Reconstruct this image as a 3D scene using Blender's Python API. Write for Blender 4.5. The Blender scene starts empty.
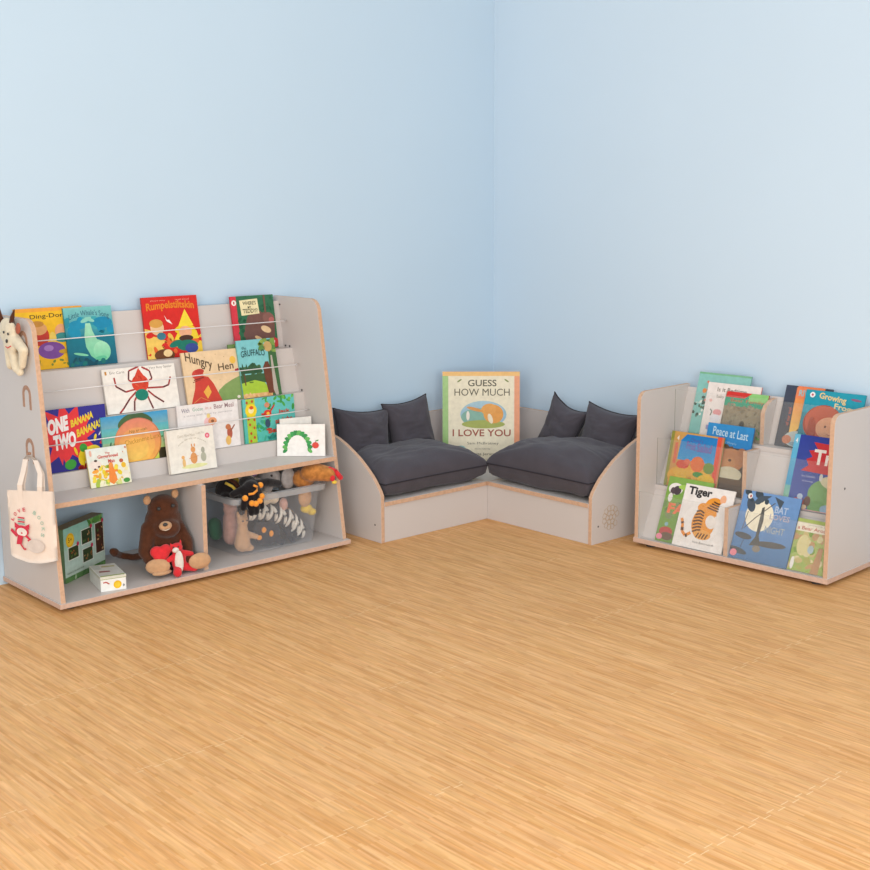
import bpy, math, random
from mathutils import Matrix, Vector, noise
R = random.Random(7)
sc = bpy.context.scene
COL = sc.collection
PI = math.pi

# ------------------------------------------------------------------ materials
def lin(h):
    h = h.lstrip('#')
    out = []
    for i in (0, 2, 4):
        c = int(h[i:i+2], 16) / 255
        out.append(c / 12.92 if c <= .04045 else ((c + .055) / 1.055) ** 2.4)
    return (*out, 1)

def base_mat(name):
    m = bpy.data.materials.new(name); m.use_nodes = True
    nt = m.node_tree; b = nt.nodes['Principled BSDF']
    return m, nt, b

def mat(name, hexc, rough=.5, var=.06, scale=8, bump=0, bscale=200, spec=.4, alpha=1, sheen=0, metal=0, stretch=None):
    m, nt, b = base_mat(name)
    tc = nt.nodes.new('ShaderNodeTexCoord'); mp = nt.nodes.new('ShaderNodeMapping')
    nt.links.new(tc.outputs['Object'], mp.inputs['Vector'])
    if stretch: mp.inputs['Scale'].default_value = stretch
    n = nt.nodes.new('ShaderNodeTexNoise'); n.inputs['Scale'].default_value = scale; n.inputs['Detail'].default_value = 4
    nt.links.new(mp.outputs[0], n.inputs['Vector'])
    r = nt.nodes.new('ShaderNodeValToRGB')
    c = lin(hexc)
    r.color_ramp.elements[0].position = .3; r.color_ramp.elements[1].position = .7
    r.color_ramp.elements[0].color = tuple(x * (1 - var) for x in c[:3]) + (1,)
    r.color_ramp.elements[1].color = tuple(min(1, x * (1 + var)) for x in c[:3]) + (1,)
    nt.links.new(n.outputs['Fac'], r.inputs[0]); nt.links.new(r.outputs[0], b.inputs['Base Color'])
    b.inputs['Roughness'].default_value = rough; b.inputs['Specular IOR Level'].default_value = spec
    b.inputs['Metallic'].default_value = metal
    b.inputs['Alpha'].default_value = alpha
    if sheen: b.inputs['Sheen Weight'].default_value = sheen
    if bump:
        n2 = nt.nodes.new('ShaderNodeTexNoise'); n2.inputs['Scale'].default_value = bscale; n2.inputs['Detail'].default_value = 3
        nt.links.new(mp.outputs[0], n2.inputs['Vector'])
        bp = nt.nodes.new('ShaderNodeBump'); bp.inputs['Strength'].default_value = bump; bp.inputs['Distance'].default_value = .004
        nt.links.new(n2.outputs['Fac'], bp.inputs['Height']); nt.links.new(bp.outputs[0], b.inputs['Normal'])
    return m

LAM = mat('grey_laminate', '#C8C1BD', .5, .015, 5)
PLY = mat('plywood_edge', '#C9A488', .6, .10, 90)
PLYB = mat('plywood_base_edge', '#C9AA98', .6, .08, 90)
PLYD = mat('routed_plywood', '#A88068', .6, .15, 90)
STEEL = mat('grey_wire', '#DAD8D8', .35, .02, 10, metal=.15)
DARK = mat('dark_metal', '#3A3838', .4, .1)
CUSH = mat('charcoal_canvas', '#4A464D', .85, .08, 14, bump=.25, bscale=500, spec=.2, sheen=.15)
CUSHD = mat('charcoal_piping', '#343137', .85, .08, 20, spec=.2)
PAGES = mat('page_edges', '#ECE6DA', .7, .05, 300, stretch=(1, 1, 1))
CANVAS = mat('cream_canvas', '#E6D6C8', .9, .04, 20, bump=.2, bscale=700, spec=.1)
TUB = mat('frosted_clear_plastic', '#C9CCD2', .25, .03, 6, alpha=.17, spec=.5)
RIM = mat('frosted_plastic_rim', '#BFC2C6', .3, .03, 6, alpha=.5, spec=.5)
ACR = mat('clear_acrylic', '#D5D8D4', .08, .01, 3, alpha=.06, spec=.35)
ACRE = mat('acrylic_edge', '#A9A597', .2, .02, 3, alpha=.55, spec=.4)
def fur(name, hexc, var=.18): return mat(name, hexc, .95, var, 60, bump=.6, bscale=260, spec=.1, sheen=.2)

def col_mat():
    m, nt, b = base_mat('printed_cover')
    a = nt.nodes.new('ShaderNodeAttribute'); a.attribute_name = 'Col'
    n = nt.nodes.new('ShaderNodeTexNoise'); n.inputs['Scale'].default_value = 60
    tc = nt.nodes.new('ShaderNodeTexCoord'); nt.links.new(tc.outputs['Object'], n.inputs['Vector'])
    n.inputs['Scale'].default_value = 45; n.inputs['Detail'].default_value = 3
    mr = nt.nodes.new('ShaderNodeMapRange'); mr.inputs['From Min'].default_value = .3; mr.inputs['From Max'].default_value = .7; mr.inputs['To Min'].default_value = .84; mr.inputs['To Max'].default_value = .97
    nt.links.new(n.outputs['Fac'], mr.inputs['Value'])
    mx = nt.nodes.new('ShaderNodeMix'); mx.data_type = 'RGBA'; mx.blend_type = 'MULTIPLY'; mx.inputs[0].default_value = 1
    nt.links.new(a.outputs['Color'], mx.inputs[6]); nt.links.new(mr.outputs[0], mx.inputs[7])
    nt.links.new(mx.outputs[2], b.inputs['Base Color'])
    b.inputs['Roughness'].default_value = .38; b.inputs['Specular IOR Level'].default_value = .3
    return m
PRINT = col_mat()

def wall_mat(name, hexc):
    return mat(name, hexc, .85, .012, 1.2, bump=.03, bscale=300, spec=.15)

def floor_mat():
    m, nt, b = base_mat('wood_effect_play_mat'); N = nt.nodes.new; L = nt.links.new
    tc = N('ShaderNodeTexCoord')
    mp = N('ShaderNodeMapping'); mp.inputs['Rotation'].default_value = (0, 0, PI / 2)
    L(tc.outputs['Object'], mp.inputs['Vector'])
    def bricks(w, h, c1, c2, off):
        k = N('ShaderNodeTexBrick'); k.offset = off; k.offset_frequency = 2; k.squash = 1
        k.inputs['Scale'].default_value = 1; k.inputs['Mortar Size'].default_value = 0
        k.inputs['Brick Width'].default_value = w; k.inputs['Row Height'].default_value = h
        k.inputs['Color1'].default_value = lin(c1); k.inputs['Color2'].default_value = lin(c2)
        k.inputs['Mortar'].default_value = lin(c1)
        L(mp.outputs[0], k.inputs['Vector']); return k
    a = bricks(.23, .0125, '#E0B074', '#CD9558', .37)
    c = bricks(.16, .0062, '#E6B484', '#C48C4C', .61)
    mx = N('ShaderNodeMix'); mx.data_type = 'RGBA'; mx.inputs[0].default_value = .42
    L(a.outputs[0], mx.inputs[6]); L(c.outputs[0], mx.inputs[7])
    # stretched grain
    mg = N('ShaderNodeMapping'); mg.inputs['Scale'].default_value = (125, 9, 1); L(tc.outputs['Object'], mg.inputs['Vector'])
    ng = N('ShaderNodeTexNoise'); ng.inputs['Scale'].default_value = 1; ng.inputs['Detail'].default_value = 5; L(mg.outputs[0], ng.inputs['Vector'])
    mr = N('ShaderNodeMapRange'); mr.inputs['From Min'].default_value = .3; mr.inputs['From Max'].default_value = .7
    mr.inputs['To Min'].default_value = .86; mr.inputs['To Max'].default_value = 1.11
    L(ng.outputs['Fac'], mr.inputs['Value'])
    m2 = N('ShaderNodeMix'); m2.data_type = 'RGBA'; m2.blend_type = 'MULTIPLY'; m2.inputs[0].default_value = 1
    L(mx.outputs[2], m2.inputs[6]); L(mr.outputs[0], m2.inputs[7])
    # broad tone
    nb = N('ShaderNodeTexNoise'); nb.inputs['Scale'].default_value = 1.6; nb.inputs['Detail'].default_value = 2; L(tc.outputs['Object'], nb.inputs['Vector'])
    mb = N('ShaderNodeMapRange'); mb.inputs['To Min'].default_value = .92; mb.inputs['To Max'].default_value = 1.06; L(nb.outputs['Fac'], mb.inputs['Value'])
    m3 = N('ShaderNodeMix'); m3.data_type = 'RGBA'; m3.blend_type = 'MULTIPLY'; m3.inputs[0].default_value = 1
    L(m2.outputs[2], m3.inputs[6]); L(mb.outputs[0], m3.inputs[7])
    # interlocking mat seams running along x every 0.6 m, wavy finger joint
    sp = N('ShaderNodeSeparateXYZ'); L(tc.outputs['Object'], sp.inputs[0])
    def math_(op, x, y=None, z=None):
        k = N('ShaderNodeMath'); k.operation = op
        for i, v in enumerate((x, y, z)):
            if v is None: continue
            if isinstance(v, (int, float)): k.inputs[i].default_value = v
            else: L(v, k.inputs[i])
        return k.outputs[0]
    wig = math_('MULTIPLY', math_('SIGN', math_('SINE', math_('MULTIPLY', sp.outputs[0], 105.0))), .006)
    yy = math_('ADD', math_('ADD', sp.outputs[1], wig), 1.18)
    fr = math_('ABSOLUTE', math_('SUBTRACT', math_('FRACT', math_('ADD', math_('DIVIDE', yy, .6), .5)), .5))
    line = math_('LESS_THAN', fr, .0022)
    nl = N('ShaderNodeTexNoise'); nl.inputs['Scale'].default_value = 3; L(tc.outputs['Object'], nl.inputs['Vector'])
    fac = math_('MULTIPLY', line, math_('MULTIPLY', math_('GREATER_THAN', nl.outputs['Fac'], .50), .45))
    m4 = N('ShaderNodeMix'); m4.data_type = 'RGBA'; L(fac, m4.inputs[0]); L(m3.outputs[2], m4.inputs[6]); m4.inputs[7].default_value = lin('#F4DDB4')
    L(m4.outputs[2], b.inputs['Base Color'])
    b.inputs['Roughness'].default_value = .55; b.inputs['Specular IOR Level'].default_value = .3
    bp = N('ShaderNodeBump'); bp.inputs['Strength'].default_value = .15; bp.inputs['Distance'].default_value = .002
    L(ng.outputs['Fac'], bp.inputs['Height']); L(bp.outputs[0], b.inputs['Normal'])
    return m

# ------------------------------------------------------------------ mesh helpers
MW = {}
def link(o): COL.objects.link(o); return o
def thing(name, label, cat, mw=Matrix(), group=None):
    o = link(bpy.data.objects.new(name, None)); o.empty_display_size = .05
    o.matrix_world = mw; MW[o] = mw.copy()
    o['label'] = label; o['category'] = cat
    if group: o['group'] = group
    return o
def tag(o, label, cat, group=None):
    o['label'] = label; o['category'] = cat
    if group: o['group'] = group
    return o

class M:
    """collects geometry in world (or local) coordinates"""
    def __init__(s): s.v = []; s.f = []; s.m = []; s.c = []
    def poly(s, pts, mi=0, cols=None):
        i = len(s.v); s.v += [Vector(p) for p in pts]; s.f.append(list(range(i, i + len(pts)))); s.m.append(mi)
        s.c.append(cols)
    def box(s, a, b, mi=0, T=None, sides=None):
        x0, y0, z0 = a; x1, y1, z1 = b
        p = [Vector(q) for q in [(x0,y0,z0),(x1,y0,z0),(x1,y1,z0),(x0,y1,z0),(x0,y0,z1),(x1,y0,z1),(x1,y1,z1),(x0,y1,z1)]]
        if T: p = [T @ q for q in p]
        i = len(s.v); s.v += p
        F = [('z-',(0,3,2,1)),('z+',(4,5,6,7)),('y-',(0,1,5,4)),('x+',(1,2,6,5)),('y+',(2,3,7,6)),('x-',(3,0,4,7))]
        for n, q in F:
            s.f.append([i + k for k in q]); s.m.append((sides or {}).get(n, mi)); s.c.append(None)
    def prism(s, out, ext, cap=0, side=1, T=None):
        out = [Vector(p) for p in out]; ext = Vector(ext)
        nrm = Vector((0,0,0))
        for k in range(len(out)): nrm += out[k].cross(out[(k + 1) % len(out)])
        if nrm.dot(ext) > 0: out = out[::-1]
        q = out + [p + ext for p in out]
        if T: q = [T @ p for p in q]
        n = len(out); i = len(s.v); s.v += q
        s.f.append([i + k for k in range(n)]); s.m.append(cap); s.c.append(None)
        s.f.append([i + n + k for k in reversed(range(n))]); s.m.append(cap); s.c.append(None)
        for k in range(n):
            k2 = (k + 1) % n
            s.f.append([i + k2, i + k, i + n + k, i + n + k2]); s.m.append(side); s.c.append(None)
    def tube(s, pts, r, seg=8, mi=0, cap=True):
        pts = [Vector(p) for p in pts]; rings = []
        rr = r if isinstance(r, (list, tuple)) else [r] * len(pts)
        for k, p in enumerate(pts):
            d = (pts[min(k + 1, len(pts) - 1)] - pts[max(k - 1, 0)]).normalized()
            a = d.cross(Vector((0, 0, 1)))
            if a.length < .1: a = d.cross(Vector((0, 1, 0)))
            a.normalize(); b = d.cross(a)
            i = len(s.v)
            s.v += [p + rr[k] * (math.cos(2*PI*j/seg) * a + math.sin(2*PI*j/seg) * b) for j in range(seg)]
            rings.append(i)
        for k in range(len(rings) - 1):
            for j in range(seg):
                j2 = (j + 1) % seg
                s.f.append([rings[k] + j, rings[k + 1] + j, rings[k + 1] + j2, rings[k] + j2]); s.m.append(mi); s.c.append(None)
        if cap:
            s.f.append([rings[0] + j for j in range(seg)]); s.m.append(mi); s.c.append(None)
            s.f.append([rings[-1] + j for j in reversed(range(seg))]); s.m.append(mi); s.c.append(None)
    def ell(s, c, r, mi=0, T=None, nu=16, nv=10):
        c = Vector(c); r = (r, r, r) if isinstance(r, (int, float)) else r
        rot = T or Matrix()
        i = len(s.v)
        for a in range(nv + 1):
            th = PI * a / nv
            for b in range(nu):
                ph = 2 * PI * b / nu
                s.v.append(c + (rot.to_3x3() @ Vector((r[0]*math.sin(th)*math.cos(ph), r[1]*math.sin(th)*math.sin(ph), r[2]*math.cos(th)))))
        for a in range(nv):
            for b in range(nu):
                b2 = (b + 1) % nu
                s.f.append([i + a*nu + b, i + (a+1)*nu + b, i + (a+1)*nu + b2, i + a*nu + b2]); s.m.append(mi); s.c.append(None)
    def cap(s, p0, p1, r0, r1=None, mi=0, seg=12):
        """capsule / tapered limb"""
        p0, p1 = Vector(p0), Vector(p1); r1 = r0 if r1 is None else r1
        s.ell(p0, r0, mi, nu=seg, nv=8); s.ell(p1, r1, mi, nu=seg, nv=8)
        s.tube([p0, p1], [r0, r1], seg, mi)
    def build(s, name, mats, parent=None, smooth=False, bevel=0, local=False, remesh=0, color=False):
        inv = Matrix()
        if parent is not None and not local: inv = MW[parent].inverted()
        me = bpy.data.meshes.new(name)
        me.from_pydata([tuple(inv @ v) for v in s.v], [], s.f)
        mats = mats if isinstance(mats, (list, tuple)) else [mats]
        for m in mats: me.materials.append(m)
        for p, mi in zip(me.polygons, s.m): p.material_index = min(mi, len(mats) - 1); p.use_smooth = smooth
        if color:
            at = me.color_attributes.new('Col', 'FLOAT_COLOR', 'CORNER')
            for p, cs in zip(me.polygons, s.c):
                for k, li in enumerate(p.loop_indices):
                    at.data[li].color = (cs[k % len(cs)] if cs else (1, 1, 1, 1))
        me.update()
        o = link(bpy.data.objects.new(name, me))
        if parent is not None: o.parent = parent; MW[o] = MW[parent].copy()
        else: MW[o] = Matrix()
        if remesh:
            md = o.modifiers.new('remesh', 'REMESH'); md.mode = 'VOXEL'; md.voxel_size = remesh; md.use_smooth_shade = True
            ms = o.modifiers.new('smooth', 'SMOOTH'); ms.iterations = 5; ms.factor = .5
        if bevel:
            md = o.modifiers.new('bevel', 'BEVEL'); md.width = bevel; md.segments = 2; md.limit_method = 'ANGLE'; md.angle_limit = math.radians(50)
        return o

def T(loc, rz=0, rx=0, ry=0):
    return Matrix.Translation(loc) @ Matrix.Rotation(rz, 4, 'Z') @ Matrix.Rotation(rx, 4, 'X') @ Matrix.Rotation(ry, 4, 'Y')

# ------------------------------------------------------------------ text to polygons
_cache = {}
def text_polys(s, bold=0.0):
    key = (s, bold)
    if key in _cache: return _cache[key]
    cu = bpy.data.curves.new('t', 'FONT'); cu.body = s; cu.offset = bold; cu.resolution_u = 3
    o = link(bpy.data.objects.new('t', cu))
    me = bpy.data.meshes.new_from_object(o.evaluated_get(bpy.context.evaluated_depsgraph_get()))
    me.calc_loop_triangles()
    vs = [v.co.copy() for v in me.vertices]; fs = [list(p.vertices) for p in me.loop_triangles]
    bpy.data.objects.remove(o); bpy.data.curves.remove(cu); bpy.data.meshes.remove(me)
    x0 = min(v.x for v in vs); x1 = max(v.x for v in vs); y0 = min(v.y for v in vs); y1 = max(v.y for v in vs)
    out = [[((vs[i].x - x0) / (x1 - x0), (vs[i].y - y0) / (y1 - y0)) for i in f] for f in fs]
    _cache[key] = out
    return out

def lerp(a, b, t): return tuple(x + (y - x) * t for x, y in zip(a, b))

class Art:
    """flat printed picture; u to the right, v up, both 0..1, clipped to the cover"""
    def __init__(s, w, h): s.w = w; s.h = h; s.m = M(); s.t = []; s.k = 1
    def _put(s, pts, cols, txt=False):
        # clip polygon to unit square (Sutherland-Hodgman)
        P = [(u, v, c) for (u, v), c in zip(pts, cols)]
        for ax, lim, sg in ((0, 0, 1), (0, 1, -1), (1, 0, 1), (1, 1, -1)):
            Q = []
            for i in range(len(P)):
                a, b = P[i - 1], P[i]
                ia = sg * (a[ax] - lim) >= -1e-9; ib = sg * (b[ax] - lim) >= -1e-9
                if ia != ib:
                    t = (lim - a[ax]) / (b[ax] - a[ax]); Q.append((a[0] + (b[0]-a[0])*t, a[1] + (b[1]-a[1])*t, lerp(a[2], b[2], t)))
                if ib: Q.append(b)
            P = Q
            if len(P) < 3: return
        y = -.00005 * s.k
        (s.t[-1] if txt else s.m).poly([(p[0] * s.w, y, p[1] * s.h) for p in P], 0, [p[2] for p in P])
    def poly(s, pts, c, c2=None):
        """c at the bottom, c2 at the top when given"""
        c = lin(c) if isinstance(c, str) else c; c2 = (lin(c2) if isinstance(c2, str) else c2) or c
        vs = [p[1] for p in pts]; a, b = min(vs), max(vs)
        s._put(pts, [lerp(c, c2, (p[1] - a) / ((b - a) or 1)) for p in pts]); s.k += 1; return s
    def rect(s, u0, v0, u1, v1, c, c2=None): return s.poly([(u0, v0), (u1, v0), (u1, v1), (u0, v1)], c, c2)
    def ell(s, u, v, ru, rv, c, rot=0, c2=None, n=28, a0=0, a1=2*PI):
        asp = s.w / s.h; pts = []
        for i in range(n):
            a = a0 + (a1 - a0) * i / (n - (0 if abs(a1 - a0 - 2*PI) < .01 else 1))
            x, y = ru * s.w * math.cos(a), rv * s.h * math.sin(a)
            pts.append((u + (x * math.cos(rot) - y * math.sin(rot)) / s.w, v + (x * math.sin(rot) + y * math.cos(rot)) / s.h))
        return s.poly(pts, c, c2)
    def line(s, pts, wd, c):
        """wd in fractions of the width"""
        for (a, b) in zip(pts, pts[1:]):
            x0, y0, x1, y1 = a[0]*s.w, a[1]*s.h, b[0]*s.w, b[1]*s.h
            d = math.hypot(x1-x0, y1-y0) or 1; nx, ny = -(y1-y0)/d*wd*s.w/2, (x1-x0)/d*wd*s.w/2
            s._put([((x0+nx)/s.w, (y0+ny)/s.h), ((x0-nx)/s.w, (y0-ny)/s.h), ((x1-nx)/s.w, (y1-ny)/s.h), ((x1+nx)/s.w, (y1+ny)/s.h)], [lin(c)] * 4)
        s.k += 1; return s
    def star(s, u, v, r1, r2, n, c, seed=1):
        q = random.Random(seed); pts = []
        for i in range(2 * n):
            a = PI * i / n; r = (r1 * q.uniform(.75, 1.1)) if i % 2 == 0 else r2
            pts.append((u + r * math.cos(a) , v + r * math.sin(a) * s.w / s.h))
        # triangulate as a fan so that clipping stays correct
        for i in range(2 * n):
            s._put([(u, v), pts[i], pts[(i + 1) % (2*n)]], [lin(c)] * 3)
        s.k += 1; return s
    def blobs(s, box, cols, n, r, seed=1, asp=1.5):
        q = random.Random(seed)
        for i in range(n):
            s.ell(q.uniform(box[0], box[2]), q.uniform(box[1], box[3]), r * q.uniform(.5, 1.3), r * q.uniform(.5, 1.3) / asp, q.choice(cols), q.uniform(0, 3), n=9)
            if i % 4: s.k -= 1
        return s
    def text(s, st, u0, v0, u1, v1, c, bold=.015, arc=0, rot=0, slope=0):
        cc = lin(c); s.t.append(M())
        cu, cv = (u0 + u1) / 2, (v0 + v1) / 2
        for f in text_polys(st, bold):
            pts = []
            for (a, b) in f:
                x = (u0 + (u1 - u0) * a - cu) * s.w; y = (v0 + (v1 - v0) * b - cv) * s.h + arc * s.h * (1 - (2*a - 1) ** 2) + slope * s.h * (a - .5)
                X = x * math.cos(rot) - y * math.sin(rot); Y = x * math.sin(rot) + y * math.cos(rot)
                pts.append((cu + X / s.w, cv + Y / s.h))
            s._put(pts, [cc] * len(pts), True)
        s.k += 1; return s

def book(label, mw, w, h, th, art, spine='#EEEEEE', back=None, group=None, board=False, spine_w=.0):
    """mw: local x along the bottom edge, y backwards through the thickness, z up the cover"""
    o = thing('picture_book', label, 'book', mw, group)
    cv = M(); c = lin(spine); bk = lin(back or spine)
    t = .0015 if not board else .003
    def cbox(a, b, colr):
        n0 = len(cv.f); cv.box(a, b)
        for k in range(n0, len(cv.f)): cv.c[k] = [colr]
    cbox((0, 0, 0), (w, t, h), c)
    cbox((0, th - t, 0), (w, th, h), bk)
    cbox((0, t, 0), (t, th - t, h), c)
    co_ = cv.build('cover', PRINT, o, local=True, color=True)
    pg = M(); pg.box((t, t, .002 if not board else 0), (w - .002, th - t, h - (.002 if not board else 0)))
    pg.build('page_block', PAGES, o, local=True)
    if art.m.f: art.m.build('cover_picture', PRINT, co_, local=True, color=True)
    for tm in art.t:
        if tm.f: tm.build('lettering', PRINT, co_, local=True, color=True)
    return o

# ------------------------------------------------------------------ camera
f_px = 1263.0; yaw, pit, roll = .8401, .1767, -.0057
fw = Vector((math.cos(pit)*math.cos(yaw), math.cos(pit)*math.sin(yaw), -math.sin(pit)))
rt = Vector((math.sin(yaw), -math.cos(yaw), 0)); up = rt.cross(fw)
r2 = rt*math.cos(roll) + up*math.sin(roll); u2 = -rt*math.sin(roll) + up*math.cos(roll)
cam = bpy.data.cameras.new('camera'); co = link(bpy.data.objects.new('camera', cam))
cam.sensor_width = 36; cam.lens = f_px * 36 / 870; cam.shift_y = (430 - 435) / 870
m3 = Matrix((r2, u2, -fw)).transposed()
co.matrix_world = Matrix.Translation((-4.4029, -4.5014, 1.4)) @ m3.to_4x4()
sc.camera = co

# ------------------------------------------------------------------ room
WX = .03
def structure(name, m, mt):
    o = m.build(name, mt); o['kind'] = 'structure'; return o
m = M(); m.box((-7, -7, -.05), (WX, 0, 0)); structure('floor', m, floor_mat())
m = M(); m.box((-7, 0, -.05), (WX + .1, .1, 2.9)); structure('wall_left', m, wall_mat('blue_paint_left_shaded', '#BFD5E6'))  # same blue wall paint, toned darker: the left side's shade is in the colour
m = M(); m.box((WX, -7, -.05), (WX + .1, 0, 2.9)); structure('wall_right', m, wall_mat('blue_paint_right_lit', '#C6DAEA'))  # same blue wall paint, toned lighter: the brighter light is in the colour

# ------------------------------------------------------------------ large display unit (left)
UX0, UX1 = -2.551, -1.278; BT = .018
unit = thing('book_display_unit', 'large pale grey tiered book display unit with open toy shelf against the left wall', 'bookcase', T((-1.9145, -.235, 0)))
def arc(cy, cz, r, a0, a1, n=6):
    return [(cy + r * math.cos(a0 + (a1 - a0) * i / n), cz + r * math.sin(a0 + (a1 - a0) * i / n)) for i in range(n + 1)]
def side_outline(yb, yt, top):
    # y negative = front.  straight slanted front edge, rounded top front corner
    r = .055
    pts = [(-.002, .033), (yb, .033), (yt, top - r)]
    pts += arc(yt + r, top - r, r, PI, PI / 2)[1:]
    pts += [(-.002, top)]
    return pts
for x, yb, yt in ((UX0, -.474, -.372), (UX1 - BT, -.458, -.318)):
    m = M(); m.prism([(x, y, z) for y, z in side_outline(yb, yt, 1.02)], (BT, 0, 0))
    m.build('side_panel', [LAM, PLY], unit, bevel=.001)
m = M(); m.box((UX0 - .006, -.480, .015), (UX1 + .006, 0 - .002, .033), 0, sides={'y-': 1, 'x-': 1, 'x+': 1})
m.build('base_board', [LAM, PLYB], unit, bevel=.001)
IX0, IX1 = UX0 + BT, UX1 - BT
def riser(yt, zt, yb, zb, name, th=.012):
    m = M(); m.prism([(IX0, yt, zt), (IX0, yb, zb), (IX0, yb + th, zb), (IX0, yt + th, zt)], (IX1 - IX0, 0, 0), 0, 0)
    return m.build(name, [LAM], unit)
riser(-.037, 1.0, -.068, .805, 'back_riser')
riser(-.130, .805, -.172, .625, 'riser')
riser(-.206, .625, -.222, .445, 'riser')
riser(-.247, .445, -.247, .380, 'riser')
for (ya, yb, z) in ((-.130, -.056, .805), (-.206, -.16, .625), (-.247, -.21, .445)):
    m = M(); m.box((IX0, ya + .012, z - .012), (IX1, yb, z)); m.build('ledge', [LAM], unit)
m = M(); m.box((IX0, -.424, .362), (IX1, -.03, .38), 0, sides={'y-': 1}); m.build('shelf_board', [LAM, PLY], unit)
m = M(); m.box((-1.958, -.452, .033), (-1.94, -.03, .362), 0, sides={'y-': 1}); m.build('divider_panel', [LAM, PLY], unit)
for (y, z, yw) in ((-.13, .922, -.088), (-.215, .745, -.165), (-.262, .557, -.243)):
    m = M(); m.tube([(IX0 + .001, y, z - .003), (IX1 - .045, y, z), (IX1 - .03, y + .005, z), (IX1 - .001, yw, z - .002)], .0022, 6)
    m.build('retaining_rod', STEEL, unit, smooth=True)
for (y, z) in ((-.115, .812), (-.195, .632), (-.085, .812), (-.05, .985)):
    m = M(); m.tube([(IX1 - .003, y, z), (IX1 + .0, y, z)], .004, 8); m.build('screw_head', DARK, unit)
for (x, y) in ((UX0 + .05, -.43), (UX1 - .05, -.43), (UX0 + .05, -.05), (UX1 - .05, -.05)):
    m = M(); m.tube([(x, y, 0), (x, y, .015)], .018, 12); m.build('foot', DARK, unit)
# routed coat-hook slots: inverted-U bands through the outer face
for (cz, hh) in ((.745, .085), (.555, .09), (.935, .085)):
    cy = -.30; ro, ri = .034, .019
    top = cz + hh / 2 - ro
    out = [(cy - ro, cz - hh/2)] + [(cy + ro*math.cos(a), top + ro*math.sin(a)) for a in [PI - PI*i/10 for i in range(11)]] + [(cy + ro, cz - hh/2 + .006), (cy + ri, cz - hh/2 + .006)] \
        + [(cy + ri*math.cos(a), top + ri*math.sin(a)) for a in [PI*i/10 for i in range(11)]] + [(cy - ri, cz - hh/2)]
    m = M(); n = 12
    L_ = out[:12]; R_ = out[12:]
    # build as quads strip between outer and inner curves
    outer = [out[0]] + out[1:12] + [out[12]]; inner = [out[-1]] + out[14:25][::-1] + [out[13]]
    for i in range(len(outer) - 1):
        a, b, c, d = outer[i], outer[i+1], inner[i+1], inner[i]
        m.prism([(UX0 - .0012, *a), (UX0 - .0012, *b), (UX0 - .0012, *c), (UX0 - .0012, *d)], (.0022, 0, 0), 0, 0)
    m.build('hook_slot', PLYD, unit)['label'] = 'brown routed arch-shaped coat hook slot'

# ------------------------------------------------------------------ small corner seats
def seat_profile():
    pts = [(-.02, 0), (-.526, 0), (-.526, .20)]
    # convex quarter curve rising to the back
    pts += [(-.515, .222), (-.494, .248), (-.466, .278), (-.429, .308), (-.385, .340), (-.336, .367), (-.285, .392), (-.233, .412), (-.18, .424), (-.12, .428), (-.02, .428)]
    return pts
def make_seat(name, label, swap):
    """built along the left wall; swap mirrors it onto the right wall"""
    f = (lambda p: (p[1], p[0], p[2])) if swap else (lambda p: p)
    base = f((-.83, -.27, 0)); o = thing(name, label, 'seat', T(base), 'pair of low corner benches')
    def add(m, nm, mats):
        m.v = [Vector(f(tuple(v))) for v in m.v]
        if swap: m.f = [q[::-1] for q in m.f]
        return m.build(nm, mats, o, bevel=.001)
    m = M(); m.prism([(-1.145, y, z) for y, z in seat_profile()], (BT, 0, 0)); add(m, 'side_panel', [LAM, PLY])
    m = M(); m.box((-1.127, -.530, .157), (-.536, -.021, .175), 0, sides={'y-': 1, 'x+': 1}); add(m, 'seat_board', [LAM, PLY])
    m = M(); m.box((-1.127, -.522, 0), (-.5225 if swap else -.5045, -.504, .1565), 0); add(m, 'front_panel', [LAM])
    m = M(); m.box((-1.127, -.020, 0), (-.536, -.002, .420), 0, sides={'z+': 1}); add(m, 'back_panel', [LAM, PLY])
    m = M(); m.tube([(-1.1455, -.484, .073), (-1.144, -.484, .073)], .0045, 8); add(m, 'screw_head', DARK)
    return o, add
seatL, _ = make_seat('corner_bench', 'low pale grey bench against the left wall, curved end panel beside the big display unit', False)
seatR, addR = make_seat('corner_bench', 'low pale grey bench against the right wall with engraved emblem on its curved end panel', True)
# engraved emblem: a rosette of small rounded loops
m = M()
for i in range(19):
    if i == 0: cy, cz = 0, 0
    elif i < 7: a = PI/3*i; cy, cz = .021*math.cos(a), .021*math.sin(a)
    else: a = PI/6*(i-7) + .26; cy, cz = .041*math.cos(a), .041*math.sin(a)
    ring = [(-1.1455, -.405 + cy + .0125*math.cos(t), .100 + cz + .0125*math.sin(t)) for t in [2*PI*k/14 for k in range(15)]]
    if not (i >= 7 and a > 5.6): m.tube(ring, .0011, 4, cap=False)
addR(m, 'engraved_emblem', [mat('engraving', '#B59C7E', .8)])
corner = thing('corner_platform', 'pale grey corner platform joining the two low benches, under the big book', 'platform', T((-.26, -.26, 0)))
m = M(); m.box((-.534, -.532, .157), (-.002, -.002, .175), 0, sides={'y-': 1, 'x-': 1}); m.build('seat_board', [LAM, PLY], corner)
m = M(); m.box((-.534, -.020, .175), (-.002, -.002, .420), 0, sides={'z+': 1}); m.build('back_panel', [LAM, PLY], corner)
m = M(); m.box((-.020, -.532, .175), (-.002, -.021, .420), 0, sides={'z+': 1}); m.build('back_panel', [LAM, PLY], corner)
m = M(); m.box((-.045, -.045, 0), (-.021, -.021, .157)); m.build('leg', [LAM], corner)

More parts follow.
